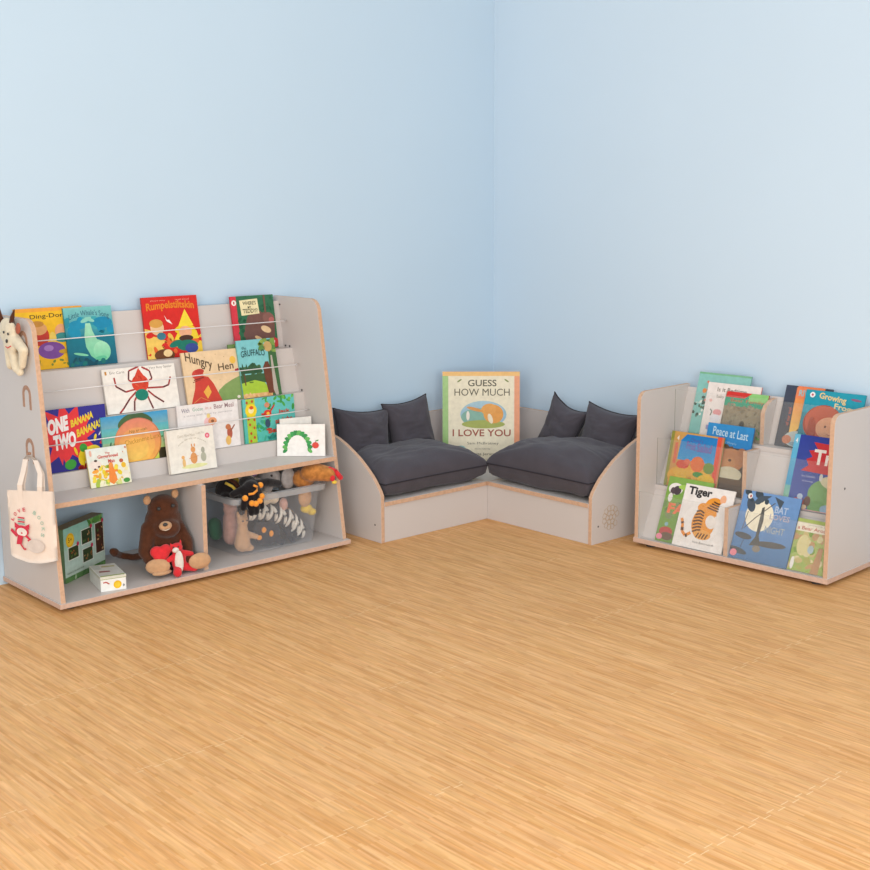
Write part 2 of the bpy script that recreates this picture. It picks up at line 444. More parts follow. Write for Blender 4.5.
# ------------------------------------------------------------------ cushions
def cushion(name, label, cat, mw, w, d, t, flat=0., pinch=.09, seed=1, group=None, fold=1.7, e=.42, tip=None):
    o = thing(name, label, cat, mw, group)
    N = 44; m = M(); idx = {}
    def pt(i, j, sgn):
        u = -1 + 2*i/N; v = -1 + 2*j/N
        k = pinch
        x = w/2 * u * (1 - k*(1 - v*v)); y = d/2 * v * (1 - k*(1 - u*u))
        ex_ = 2.6 if not flat else (3.2 if sgn > 0 else 6)
        prof = max(0, (1 - abs(u)**ex_)) * max(0, (1 - abs(v)**ex_))
        z = t/2 * prof ** (e if sgn > 0 or not flat else .22)
        n_ = noise.noise(Vector((u*2.1 + seed*3.7, v*2.1, seed))) * .10 + abs(noise.noise(Vector((u*1.3 + seed, v*5.5, seed*2)))) * -.05
        # pulled creases radiating from corners
        cr = 0
        for su in (-1, 1):
            for sv in (-1, 1):
                du, dv = u - su, v - sv; rr = math.hypot(du, dv)
                if rr < 1.0 and rr > .01:
                    cr += math.sin(math.atan2(dv, du) * 11 + seed) * .045 * (1 - rr) * min(1, rr*3)
        z *= 1 + (n_ + cr) * fold
        if sgn < 0: z = -z * (1 - flat*.5)
        if tip:
            # lift one corner into a stiff ear
            c = max(0, (u*tip[0] + v*tip[1]) / 2 - .55) / .45
            z += c * tip[2]
        return (x, y, z)
    for sgn in (1, -1):
        for i in range(N + 1):
            for j in range(N + 1):
                if sgn < 0 and (i in (0, N) or j in (0, N)): idx[(i, j, -1)] = idx[(i, j, 1)]; continue
                idx[(i, j, sgn)] = len(m.v); m.v.append(Vector(pt(i, j, sgn)))
        for i in range(N):
            for j in range(N):
                q = [idx[(i, j, sgn)], idx[(i+1, j, sgn)], idx[(i+1, j+1, sgn)], idx[(i, j+1, sgn)]]
                m.f.append(q if sgn > 0 else q[::-1]); m.m.append(0); m.c.append(None)
    if flat:
        zmin = -t/2 * flat
        for v in m.v:
            if v.z < zmin: v.z = zmin
    cvr = m.build('cover', CUSH, o, smooth=True, local=True)
    s = M(); per = [(i, 0) for i in range(N)] + [(N, j) for j in range(N)] + [(N - i, N) for i in range(N)] + [(0, N - j) for j in range(N + 1)]
    s.tube([m.v[idx[(i, j, 1)]] for i, j in per], .0032, 6, cap=False)
    s.build('piping', CUSHD, cvr, smooth=True, local=True)
    return o
def euler(loc, rz, rx=0, ry=0, sp=0): return Matrix.Translation(loc) @ Matrix.Rotation(rz, 4, 'Z') @ Matrix.Rotation(rx, 4, 'X') @ Matrix.Rotation(ry, 4, 'Y') @ Matrix.Rotation(math.radians(sp), 4, 'Z')
GS = 'large charcoal cushions lying on the benches'; GB = 'small charcoal cushions along the back of the benches'
cushion('seat_cushion', 'large flat charcoal cushion lying on the left bench', 'cushion', T((-.812, -.310, .246)), .612, .42, .205, flat=.66, seed=2, pinch=.035, e=.40, group=GS)
cushion('seat_cushion', 'large flat charcoal cushion lying on the right bench', 'cushion', T((-.310, -.812, .255), -PI/2), .612, .42, .235, flat=.65, seed=5, pinch=.035, e=.40, group=GS)
cushion('back_cushion', 'small charcoal cushion propped at the outer end of the left bench', 'cushion', euler((-.915, -.118, .376), math.radians(3), math.radians(78), 0, -7), .322, .25, .14, seed=3, pinch=.15, group=GB)
cushion('back_cushion', 'small charcoal cushion at the left bench, leaning beside the big book', 'cushion', euler((-.634, -.118, .386), math.radians(-4), math.radians(78), 0, 5), .262, .26, .13, seed=7, pinch=.15, group=GB)
cushion('back_cushion', 'small charcoal cushion with pointed ear on the right bench, nearer the big book', 'cushion', euler((-.122, -.605, .375), math.radians(-88), math.radians(78), 0, -17), .24, .27, .12, seed=8, pinch=.24, group=GB)
cushion('back_cushion', 'small charcoal cushion at the outer end of the right bench, behind the end panel', 'cushion', euler((-.122, -.885, .378), math.radians(-92), math.radians(78), 0, -5), .315, .25, .13, seed=11, pinch=.15, group=GB)

# ------------------------------------------------------------------ big book in the corner
def frame(origin, ex, tilt):
    """x along ex (horizontal), z leaning back by tilt, y = thickness direction (backwards)"""
    ex = Vector(ex).normalized(); bk = Vector((0, 0, 1)).cross(ex); th = math.radians(tilt)
    zz = bk*math.sin(th) + Vector((0, 0, 1))*math.cos(th); yy = zz.cross(ex)
    return Matrix.Translation(origin) @ Matrix((ex, yy, zz)).transposed().to_4x4()
w, h = .365, .445
A = Art(w, h)
A.rect(0, 0, 1, 1, '#EFE6CC').rect(0, 0, .075, 1, '#9CC47C', '#A8CF8A').rect(.93, 0, 1, 1, '#EDA27C').rect(0, .955, 1, 1, '#F2C27A')
A.ell(.53, .545, .30, .145, '#8FB7CF', c2='#A9CBD8').ell(.50, .515, .26, .10, '#86B4A4').ell(.53, .44, .28, .045, '#A6B05A')
A.ell(.66, .55, .13, .10, '#E9A04A', -.3).ell(.60, .60, .10, .06, '#EBA653', .2).ell(.42, .60, .11, .018, '#DE9A52', -.25).ell(.33, .53, .022, .05, '#F2E9DC').ell(.62, .50, .03, .055, '#F4E6C8', .3)
A.ell(.22, .905, .035, .008, '#7C8C4A', .6, n=10).ell(.83, .905, .035, .008, '#7C8C4A', -.6, n=10)
A.text('GUESS', .33, .845, .70, .915, '#5A5848', .012).text('HOW MUCH', .155, .745, .87, .82, '#5A5848', .0)
A.text('I LOVE YOU', .13, .31, .885, .385, '#A0523E', .015)
A.text('Sam McBratney', .32, .215, .73, .25, '#7B7668', .0).text('illustrated by', .42, .165, .62, .185, '#9A9484', 0).text('Anita Jeram', .36, .10, .68, .135, '#7B7668', 0)
A.ell(.235, .17, .07, .04, '#8FC0C0')
book('oversized cream picture book with pastel border standing in the corner between the benches', frame((-.442, -.135, .1775), (1, -.97, 0), 4), w, h, .016, A, '#EFE3C8', '#E8B4A0')

# ------------------------------------------------------------------ left unit books
def lbook(label, x, y, z, w, h, tilt, art, th=.008, group=None, rz=0, **k):
    return book(label, frame((x, y, z + th*math.sin(math.radians(tilt)) + .0005), (math.cos(rz), math.sin(rz), 0), tilt), w, h, th, art, group='picture books on the large display unit', **k)

# row 1
w, h = .268, .228; A = Art(w, h)
A.rect(0, 0, 1, 1, '#F0B81C', '#F3C024').rect(0, .94, 1, 1, '#F2A63A')
A.text('The', .07, .80, .15, .84, '#8A6A20').text('Ding-Dong Bag', .22, .80, .99, .89, '#3A3418', .01, arc=.015)
A.ell(.33, .55, .14, .17, '#C23A2C').ell(.33, .66, .12, .10, '#E0A468').ell(.31, .74, .10, .05, '#C48A3A')
A.ell(.66, .60, .10, .12, '#E8A77A').ell(.66, .50, .12, .08, '#3A8C8A').ell(.80, .58, .10, .16, '#3A77A0').ell(.52, .50, .05, .10, '#F0CF60')
A.ell(.48, .30, .20, .14, '#7C4A9A').ell(.44, .34, .07, .05, '#A67CC0').ell(.70, .27, .12, .04, '#C89A28').blobs((.1, .02, .95, .14), ['#7A8A34', '#C8961C', '#E0AC30'], 14, .03, 3)
lbook('yellow picture book with children round a purple bag, top row far left', -2.470, -.0795, .805, w, h, 9, A, .006, spine='#E9A822')
w, h = .197, .222; A = Art(w, h)
A.rect(0, 0, 1, .5, '#0E5C72', '#1A7E92').rect(0, .5, 1, 1, '#1A8296', '#7CC6C4')
A.blobs((0, .5, 1, .8), ['#2C93A4', '#1690B4', '#3CA3AC'], 14, .12, 5).ell(.26, .70, .18, .08, '#1A8FB4').ell(.78, .72, .2, .1, '#1689B0')
A.text("Little Whale's Song", .10, .76, .93, .88, '#2F5F74', .0, arc=.07)
A.poly([(.42, .72), (.52, .72), (.55, .58), (.62, .44), (.74, .40), (.84, .30), (.86, .18), (.76, .08), (.60, .06), (.46, .16), (.38, .32), (.37, .50)], '#6CC89C', '#A8E2C0').ell(.70, .23, .18, .17, '#72CE9E', c2='#A6E2BE').line([(.56, .10), (.66, .075), (.78, .11)], .008, '#3E8C74')
A.ell(.44, .78, .12, .035, '#8CD0BE', .35).ell(.52, .78, .10, .03, '#8CD0BE', -.4).ell(.26, .20, .15, .022, '#7CCFA8', -.2).ell(.66, .12, .12, .03, '#5FC096', .1)
A.blobs((0, 0, 1, .12), ['#0A4C5C', '#125E6A', '#15706C'], 14, .06, 8)
lbook('teal picture book with a pale green whale, top row', -2.283, -.0895, .805, w, h, 9, A, spine='#1F8A96')
w, h = .250, .243; A = Art(w, h)
A.rect(0, 0, 1, 1, '#D8281E').poly([(0, 0), (0, .5), (.25, .42), (.45, 0)], '#F0C860').poly([(1, 0), (1, .35), (.7, .1), (.6, 0)], '#F0C840')
A.blobs((0, .0, 1, .42), ['#E8C050', '#D8281E', '#C8241C', '#F2D060', '#E86A2C'], 26, .07, 12)
A.text('Rumpelstiltskin', .07, .74, .93, .90, '#E8861E', .03, arc=.03).text('picture story', .16, .925, .42, .95, '#F0B090', 0).text('read aloud', .60, .93, .85, .955, '#F0B090', 0)
A.poly([(.70, .48), (.58, .40), (.50, .28), (.96, .28), (.92, .42)], '#F4D634').ell(.72, .44, .19, .08, '#F2D22C').poly([(.60, .50), (.88, .50), (.75, .78)], '#F6DC3A').ell(.72, .40, .115, .10, '#F0B48C').ell(.72, .30, .13, .05, '#4A2E1E')
A.ell(.73, .18, .19, .09, '#1D7A66').ell(.80, .13, .12, .08, '#3A4C98').ell(.52, .22, .12, .05, '#1D7A66', .3)
A.ell(.22, .50, .12, .12, '#EDC69A').ell(.21, .57, .12, .07, '#D8A04A').ell(.28, .36, .08, .06, '#3C7C90').poly([(.37, .70), (.41, .62), (.45, .62), (.50, .54), (.43, .58), (.40, .60)], '#F6EDE4')
A.ell(.30, .05, .18, .10, '#6A3E1E').ell(.36, .08, .08, .06, '#F0D098')
lbook('red picture book with a yellow-hatted figure, top row centre', -1.953, -.086, .805, w, h, 9, A, spine='#C0241C')
w, h = .213, .226; A = Art(w, h)
A.rect(0, 0, 1, 1, '#2E6E4A', '#356F50').rect(0, 0, .13, .86, '#D83A48').rect(0, .86, .13, 1, '#D83A48').ell(.075, .88, .055, .05, '#F4EDE4').text('1', .06, .855, .09, .905, '#C02A3A')
A.poly([(.42, .66), (.35, .62), (.22, .30), (.24, 0), (.92, 0), (.97, .46), (.80, .66), (.60, .72)], '#6A4A44', '#7C564E').ell(.84, .56, .14, .11, '#8A6058', -.4).ell(.90, .53, .06, .05, '#B86A68')
A.poly([(.22, .64), (.64, .66), (.62, .94), (.20, .92)], '#EFE3B4').text("WHERE'S", .27, .83, .58, .90, '#4A4A34', .02).text('MY', .38, .76, .46, .81, '#4A4A34', .02).text('TEDDY?', .26, .68, .60, .76, '#4A4A34', .02)
A.ell(.75, .36, .12, .06, '#E8C89C', -.4).ell(.56, .20, .10, .035, '#E0B888', -.5).blobs((.68, .70, 1, 1), ['#235A3C', '#3C7C5A', '#2A6448'], 14, .05, 4).rect(.76, .66, .80, 1, '#7A5648').blobs((.14, 0, .3, .6), ['#235A3C', '#2F6E4A'], 8, .05, 9).ell(.93, .10, .09, .09, '#C83A3C').ell(.90, .12, .03, .03, '#F0C8C0')
lbook('green picture book with a big brown bear and red spine, top row far right', -1.545, -.084, .805, w, h, 9, A, spine='#C8323E')
# row 2
w, h = .310, .171; A = Art(w, h)
A.rect(0, 0, 1, 1, '#F1ECE4').rect(.035, .87, .06, .95, '#C88A28').text('Eric Carle', .10, .88, .30, .94, '#8A847C', 0).text('The Very Busy Spider', .55, .90, .96, .97, '#8A847C', 0)
for p in ([(.42, .62), (.34, .72), (.36, .92), (.50, 1.0)], [(.58, .62), (.66, .70), (.64, .88), (.54, .98)], [(.42, .50), (.28, .46), (.16, .60), (.15, .80)], [(.58, .50), (.80, .48), (.88, .52), (.92, .70)], [(.42, .44), (.32, .30), (.22, .10), (.16, 0)], [(.58, .44), (.66, .30), (.78, .14)], [(.45, .42), (.38, .24), (.36, .02)], [(.55, .42), (.58, .24), (.62, .02)]):
    A.line(p, .022, '#A83A38').line(p[1:3], .012, '#3A3838')
A.ell(.49, .62, .115, .20, '#D8432C').poly([(.40, .70), (.49, .97), (.58, .70)], '#D6452E').ell(.49, .36, .09, .13, '#16806C').blobs((.42, .5, .56, .82), ['#C8361F', '#E25A38', '#B8301E'], 12, .025, 5)
lbook('wide white picture book with a red spider, second row', -2.190, -.190, .625, w, h, 12, A, spine='#DDD8D0')
w, h = .258, .207; A = Art(w, h)
A.rect(0, 0, 1, 1, '#EBCDA4').poly([(.50, 0), (1, 0), (1, .46), (.85, .40), (.70, .32), (.58, .22)], '#7E9C58', '#88A462')
A.poly([(.06, 0), (.16, .30), (.18, .44), (.22, .50), (.30, .54), (.42, .50), (.50, .36), (.56, .18), (.62, 0)], '#CC4334').ell(.24, .56, .10, .10, '#CF4838').ell(.28, .62, .08, .05, '#C03A30').line([(.16, .46), (.34, .50)], .02, '#8A3024').line([(.14, .42), (.28, .46)], .012, '#8A3024')
A.poly([(.36, .08), (.44, .20), (.40, .34), (.30, .22)], '#EAB24A').line([(.10, .02), (.24, .12), (.40, .02)], .01, '#D88A4A').ell(.90, .78, .055, .075, '#EDBE4E').ell(.965, .58, .02, .03, '#A82C3C').ell(.935, .57, .02, .03, '#A82C3C').ell(.92, .05, .03, .03, '#E8E0D0')
A.text('Hungry', .06, .68, .52, .92, '#5E4A34', .012, slope=-.20).text('Hen', .62, .60, .90, .74, '#5E4A34', .012, slope=.02)
for u, v in ((.4, .88), (.6, .92), (.75, .86), (.5, .72), (.62, .42), (.3, .74)): A.ell(u, v, .006, .008, '#A88050')
lbook('square tan picture book with a red hen on a green hill, second row', -1.848, -.197, .625, w, h, 12, A, spine='#DFC29A')
w, h = .205, .223; A = Art(w, h)
A.rect(0, 0, 1, 1, '#6E8A52').blobs((0, .7, 1, 1), ['#7E9A50', '#A09A60', '#56763E'], 20, .05, 3)
lbook('mossy green picture book mostly hidden behind the forest one, second row', -1.622, -.1865, .625, w, h, 12, A, .006, spine='#5C7A48')
w, h = .187, .237; A = Art(w, h)
A.rect(0, 0, 1, 1, '#8CCFCB', '#7CC6CC').blobs((.0, .40, .62, .55), ['#3E6440', '#2F5436', '#4C7048'], 22, .07, 6)
A.rect(0, .24, 1, .40, '#3C5E38').poly([(0, .06), (0, .26), (.35, .30), (.60, .24), (.74, .06)], '#A6C83A').rect(0, 0, .8, .07, '#DDAE72').blobs((0, .0, .8, .07), ['#E8BE88', '#CC9858'], 10, .04, 8)
for u in (.08, .18, .28, .40, .50): A.poly([(u - .06, .42), (u + .06, .42), (u, .62 - u * .12)], '#345A3C')
A.poly([(.76, 0), (.80, .98), (1, .98), (1, 0)], '#3F6A3E').blobs((.62, .78, 1, 1), ['#7FA04A', '#5C8A44', '#8CAA50'], 14, .08, 15).ell(.80, .86, .11, .09, '#C6A66A')
A.poly([(.66, .05), (.62, .30), (.60, .50), (.68, .60), (.76, .60), (.82, .40), (.86, .04)], '#6E3F2C').poly([(.84, .0), (.80, .1), (.84, .70), (.88, .70), (.92, 0)], '#B8B0A4').rect(.08, .22, .11, .42, '#6A4A30').ell(.25, .265, .06, .012, '#5A7A2A')
A.text('the', .12, .84, .24, .89, '#2F5A5C', .0, rot=-.1).text('GRUFFALO', .08, .70, .70, .81, '#2A4A4C', .012, arc=.02)
lbook('blue and green picture book of a forest path and tree trunks, second row right', -1.594, -.206, .625, w, h, 12, A, spine='#6FB0AE')
# row 3
w, h = .252, .230; A = Art(w, h)
A.rect(0, 0, 1, 1, '#2E2A86', '#33308F').star(.38, .58, .52, .30, 11, '#E2383E', 3).poly([(.2, .3), (.3, .3), (.26, .1)], '#E2383E').poly([(.86, .38), (1, .3), (.98, .55)], '#E2383E')
A.text('ONE', .08, .62, .40, .87, '#F4F0EE', .06, slope=.06).text('TWO', .15, .36, .50, .61, '#F4F0EE', .06, slope=.04)
A.text('BANANA', .44, .74, .80, .86, '#E6D03A', .04, slope=.12).text('BANANAS', .52, .58, .92, .71, '#E6D03A', .04, slope=.14)
A.ell(.66, .18, .15, .17, '#E8CF2E', -.5).ell(.74, .24, .14, .12, '#E9D23A', .3).ell(.60, .34, .06, .07, '#3C9C3C', .3).ell(.38, .10, .09, .08, '#3C9C3C', .2).ell(.72, .06, .12, .05, '#D8D8E0', -.4).ell(.70, .20, .05, .025, '#B82A20').ell(.48, .30, .02, .07, '#E8CF2E', .3).ell(.80, .48, .02, .06, '#E8CF2E', -.3).ell(.88, .54, .01, .04, '#D8D8F0', -.6).blobs((.5, .0, .7, .1), ['#C82C28', '#A82824'], 5, .05, 4)
lbook('purple and red picture book with big white lettering, third row far left', -2.466, -.2335, .445, w, h, 5, A, spine='#2C2880')
w, h = .281, .181; A = Art(w, h)
A.rect(0, 0, 1, 1, '#C6D24A', '#3E9CD0').rect(0, .45, 1, .75, '#7CC4A0', '#5CB0C0').rect(.82, 0, 1, .22, '#3A3420').blobs((0, .2, .2, .45), ['#5C8A4C', '#3E7050'], 8, .03, 4).blobs((.88, .35, 1, .55), ['#4E8A44', '#3A7040'], 6, .03, 7)
A.ell(.40, .86, .17, .13, '#4C6A42', .4).ell(.60, .88, .17, .12, '#456240', -.35).ell(.52, .40, .352, .51, '#C98A3C', c2='#C87860', n=44).ell(.515, .40, .34, .495, '#F0B04C', c2='#E08870', n=44).ell(.50, .34, .27, .37, '#F2BE58', c2='#E8A066', n=40).ell(.48, .27, .19, .24, '#F3CA66', c2='#EFB45E', n=40)
A.text('Nip er ntah', .40, .60, .67, .68, '#8A6A30', .0, slope=.03).text('Chickenene Lurx', .32, .40, .85, .50, '#B8862E', .0, slope=.08)
lbook('wide picture book with a giant orange peach under a blue sky, third row', -2.241, -.2425, .445, w, h, 5, A, spine='#6FB4B0')
w, h = .279, .187; A = Art(w, h)
A.rect(0, 0, 1, 1, '#EDE8E6').text('With', .07, .84, .20, .93, '#8A8494', .01).text('Goose', .25, .85, .42, .93, '#8FB4A0', .01).text('in a', .46, .86, .56, .92, '#D8A8A0', .01).text('Bear Meal', .60, .85, .93, .95, '#9C7C80', .01)
A.text('a story with flaps by someone', .10, .74, .90, .79, '#B4AEB0', 0).ell(.50, .58, .08, .12, '#EFC0C0').ell(.56, .60, .07, .08, '#E8A070').ell(.50, .72, .03, .05, '#F0D488').ell(.56, .60, .025, .03, '#8C5A3C').ell(.83, .30, .045, .13, '#B8604A').ell(.81, .43, .045, .06, '#C87A50').ell(.80, .14, .045, .10, '#E8BC6C').line([(.84, .32), (.92, .46)], .02, '#9C5A48')
lbook('wide white picture book with small watercolour animals, third row', -1.914, -.2345, .445, w, h, 5, A, spine='#E0DAD8')
w, h = .254, .180; A = Art(w, h)
A.rect(0, 0, 1, 1, '#4FB8A8', '#6CC8C6').blobs((.3, .7, 1, 1), ['#4CA84C', '#3C9444', '#6CBC50'], 20, .05, 3).blobs((.2, 0, .55, .6), ['#3EA48A', '#2F9C6C', '#4CB054'], 20, .05, 6).rect(.06, 0, .23, 1, '#A6C83C', '#B4D048')
A.ell(.15, .74, .11, .15, '#F2D62C').ell(.15, .74, .05, .07, '#F6EBB0').ell(.16, .80, .04, .04, '#D85A2C')
for u, v in ((.08, .92), (.18, .94), (.09, .55), (.2, .52), (.11, .42), (.19, .34), (.12, .22), (.18, .12), (.11, .05)): A.ell(u, v, .022, .035, '#C0582C', n=8)
A.ell(.46, .82, .05, .06, '#D89070').ell(.46, .62, .075, .09, '#D8402C').line([(.50, .64), (.60, .80)], .03, '#C83A30').line([(.42, .62), (.34, .62)], .03, '#C83A30').ell(.47, .62, .03, .04, '#F0C040').ell(.45, .40, .05, .10, '#3A5068').ell(.47, .26, .06, .03, '#A84838')
A.text('Jack', .67, .58, .90, .68, '#C4402E', .03).text('and the', .60, .38, .94, .50, '#C4402E', .03, slope=.04).text('Beanstalk', .45, .18, .98, .30, '#C4402E', .03, slope=.04).blobs((.4, .0, 1, .1), ['#2F8C80', '#2C9490'], 9, .05, 9)
lbook('turquoise and green jungle picture book, third row far right', -1.612, -.2345, .445, w, h, 5, A, spine='#3FA08C')
# shelf books
w, h = .164, .144; A = Art(w, h)
A.rect(0, 0, 1, 1, '#EEE9CC', '#E4EAE4').blobs((.1, .02, .95, .5), ['#E8CC2C', '#F0D848', '#F0A23C', '#A8C048', '#F2E4A8', '#E8B830'], 46, .08, 21).blobs((.15, .0, .9, .12), ['#F2ECC8', '#D8DC8C'], 12, .08, 5)
A.ell(.18, .58, .15, .11, '#F0E0D4').ell(.20, .68, .04, .03, '#5A4840').ell(.26, .52, .03, .025, '#5A4038').ell(.16, .47, .03, .02, '#5A4038').poly([(.50, .5), (.45, .1), (.55, .02), (.66, .12), (.60, .52)], '#EE8A3C').ell(.55, .52, .055, .07, '#F09448').line([(.40, .38), (.70, .36)], .05, '#EE8A3C').ell(.88, .22, .10, .12, '#EDE4D0').ell(.88, .08, .08, .06, '#4C9440').ell(.82, .60, .05, .05, '#B85A3C').ell(.10, .88, .03, .08, '#E8B4A0')
A.text('The', .45, .82, .57, .87, '#D0584C').text('Gingerbread', .26, .70, .76, .81, '#D0483E', .02).text('Man', .50, .58, .66, .68, '#D0483E', .02).blobs((.78, .72, .98, .95), ['#C8704C', '#C8CC8C', '#F0E4CC'], 6, .03, 2)
lbook('small yellow picture book with a gingerbread man, standing on the shelf at left', -2.325, -.296, .380, w, h, 14, A, .007, spine='#E6D890')
w, h = .206, .168; A = Art(w, h)
A.rect(0, 0, 1, 1, '#EEE8DC').ell(.52, .12, .28, .05, '#E4E2A4').ell(.52, .30, .075, .13, '#DD9A5E').ell(.52, .50, .05, .07, '#DE9C60').ell(.50, .60, .015, .04, '#DE9C60').ell(.56, .60, .015, .04, '#DE9C60').ell(.73, .30, .06, .11, '#B4B4A0').ell(.73, .46, .04, .07, '#A8A898').ell(.30, .22, .035, .10, '#EABE7C').ell(.29, .35, .035, .04, '#E8AE6C').line([(.42, .30), (.62, .34)], .012, '#D89458')
A.text('Guess How Much', .22, .80, .60, .87, '#C4BCAC', 0, arc=.01).text('I Love You', .62, .84, .80, .90, '#C4BCAC', 0).text('little library of stories', .22, .60, .82, .65, '#B4AC98', 0, arc=.14).ell(.86, .78, .05, .06, '#E4627A').ell(.86, .78, .025, .03, '#F2B0BC')
book('thick cream board book with three small watercolour animals, standing on the shelf', frame((-1.99, -.290, .3835), (1, 0, 0), 9), w, h, .018, A, '#EAE4D8', board=True, group='picture books on the large display unit')
ang = math.radians(-42)
w, h = .198, .132; A = Art(w, h)
A.rect(0, 0, 1, 1, '#F1EEEA')
A.line([(.20 + .225*(1 - math.cos(PI*k/12)), .22 + .46*math.sin(PI*k/12)) for k in range(13)], .014, '#4E7A3A')
for k in range(13):
    a = PI * k / 12; u = .20 + .225*(1 - math.cos(a)); v = .22 + .46*math.sin(a)
    for sg in (1, -1):
        d = (PI - a) + sg * .75
        A.ell(u + .045*math.cos(d), v + .07*math.sin(d), .062, .055, ['#2F9C4A', '#238A42', '#5CB054'][(k + sg) % 3], d, n=10)
A.ell(.80, .34, .07, .10, '#D8402F').line([(.80, .42), (.81, .50)], .012, '#6A4A34').ell(.84, .49, .03, .02, '#4C9C44', .4)
book('white board book with arching green leaves and red apple, right end of shelf', frame((-1.478, -.262, .3815), (math.cos(ang), math.sin(ang), 0), 5), w, h, .010, A, '#F0ECE6', board=True, group='picture books on the large display unit')
A = Art(.14, .152); A.rect(0, 0, 1, 1, '#F1EDE6').rect(0, 0, 1, .03, '#D8604C')
book('plain white board book tucked behind the one with green leaves', frame((-1.455, -.2605, .381), (math.cos(-.22), math.sin(-.22), 0), 3), .14, .152, .008, A, '#F2EEE8', board=True, group='picture books on the large display unit')

# ------------------------------------------------------------------ game box and small box on the bottom shelf
ga = math.atan2(-.115 + .254, -2.199 + 2.433)
gm = T((-2.430, -.262, .0335), ga)
gb = thing('game_box', 'tall green board game box with photo panels standing on the bottom shelf', 'box', gm)
w, h, d = .268, .205, .05
m = M(); m.box((0, 0, 0), (w, d, h)); m.c = [[lin('#6E8C66')]] * 6; m.c[1] = [lin('#8A7A50')]; m.build('carton', PRINT, gb, local=True, color=True, bevel=.001)
A = Art(w, h); A.rect(0, 0, 1, 1, '#C4D8C4', '#8CC4B8').rect(0, 0, 1, .10, '#5E8A50').blobs((0, 0, 1, .1), ['#4C7A44', '#6E9A58', '#B8CCA8'], 16, .05, 3).rect(0, .1, 1, .6, '#C2D6C8', '#B4D0C8').blobs((.6, .86, 1, 1), ['#5C9A4C', '#4A8440', '#7CB05C'], 16, .06, 6)
A.ell(.15, .76, .10, .13, '#E8B820').ell(.15, .76, .075, .095, '#F0C838').text('5+', .10, .72, .20, .81, '#A87818', .02)
for (u, v, uu, vv, c) in ((.10, .40, .34, .62, '#3A4428'), (.43, .58, .68, .84, '#34442C'), (.44, .24, .68, .48, '#38482C'), (.77, .30, .97, .86, '#4A2C1E')):
    A.rect(u - .015, v - .015, uu + .015, vv + .015, '#E4E8DC').rect(u, v, uu, vv, c); A.blobs((u + .03, v + .03, uu - .03, vv - .06), [c, '#5A7A3C', '#A8683C', '#C8A070', '#2C3820'], 12, .025, int(u*100)); A.ell(uu - .01, vv + .02, .03, .04, '#C8345A')
A.text('A game for the whole family', .04, .14, .45, .19, '#7C8C78', 0)
A.m.build('printed_panels', PRINT, gb, local=True, color=True)
for q in A.t: q.build('lettering', PRINT, gb, local=True, color=True)
wm = T((-2.383, -.443, .0335), math.atan2(-.021, .089))
wb = thing('card_game_box', 'small white and green card game box with yellow badge lying at the shelf edge', 'box', wm)
m = M(); m.box((0, 0, 0), (.092, .165, .055)); m.c = [[lin('#EDEFEA')]] * 6; m.build('carton', PRINT, wb, local=True, color=True, bevel=.0008)
A = Art(.092, .055); A.rect(0, 0, 1, 1, '#F0F1EE').rect(0, .80, 1, .93, '#8AA04A').rect(0, .93, 1, 1, '#DADCC0').ell(.66, .38, .16, .27, '#EFC020').ell(.66, .38, .10, .17, '#F4D040').line([(.10, .60), (.22, .62), (.34, .48)], .05, '#C0524A').text('4+', .86, .18, .95, .40, '#4A5058', .02)
A.m.build('front_print', PRINT, wb, local=True, color=True)
for q in A.t: q.build('front_lettering', PRINT, wb, local=True, color=True)
m = M()
def tp(pts, c, k): m.poly([(x, y, .0551 + k*.00008) for x, y in pts], 0, [lin(c)])
m.box((-.001, -.001, .046), (.093, .166, .0548)); m.c = [[lin('#D9D8C8')]] * 6
tp([(.002, .002), (.090, .002), (.090, .163), (.002, .163)], '#D6D4CC', 1); tp([(.002, .002), (.09, .002), (.09, .014), (.002, .014)], '#A8B464', 2)
tp([(.012, .06), (.05, .055), (.052, .072), (.015, .080)], '#A0605A', 3); tp([(.035, .125), (.082, .118), (.084, .135), (.038, .142)], '#B8B078', 3); tp([(.004, .10), (.03, .1), (.03, .155), (.004, .155)], '#C4C8C0', 2)
m.build('lid', PRINT, wb, local=True, color=True)

# ------------------------------------------------------------------ soft toys on the bottom shelf
BR = fur('brown_plush', '#53301F'); TAN = fur('tan_plush', '#C49A74', .1); AMB = mat('amber_eye', '#D8752A', .2, .02, 5); RED = fur('red_plush', '#D63238', .1); CREAM = fur('cream_plush', '#E4D6C0', .08)
BLK = fur('black_plush', '#1B181A'); ORG = fur('orange_plush', '#EE9A38', .12); GREY = fur('grey_plush', '#A9A5A4'); YEL = fur('yellow_plush', '#DFC04C', .12); HEN = fur('chestnut_plush', '#B97A3E', .3); PINK = fur('pink_plush', '#C79C90', .12); PUR = fur('lilac_plush', '#B88AC4', .1); DGR = fur('charcoal_plush', '#38363A', .2); WH = fur('white_plush', '#DCD6CC', .08); GRN = fur('green_plush', '#3E7A58', .1)
bear = thing('soft_toy', 'large dark brown furry bear soft toy sitting on the bottom shelf with tan feet', 'soft toy', T((-2.02, -.27, .033)))
m = M()
m.ell((-2.052, -.312, .132), (.082, .078, .098)); m.ell((-2.052, -.322, .215), (.072, .066, .068)); m.ell((-2.054, -.330, .268), (.060, .055, .052))
m.ell((-2.070, -.372, .200), (.056, .045, .038), T=Matrix.Rotation(-.8, 4, 'Z'))
m.cap((-2.115, -.325, .195), (-2.155, -.360, .120), .032, .027); m.cap((-2.155, -.360, .120), (-2.150, -.390, .085), .025, .021)
m.cap((-2.005, -.345, .190), (-1.990, -.385, .135), .028, .024); m.cap((-1.990, -.385, .135), (-1.998, -.405, .105), .024, .020)
m.cap((-2.090, -.35, .072), (-2.130, -.405, .068), .038, .034)
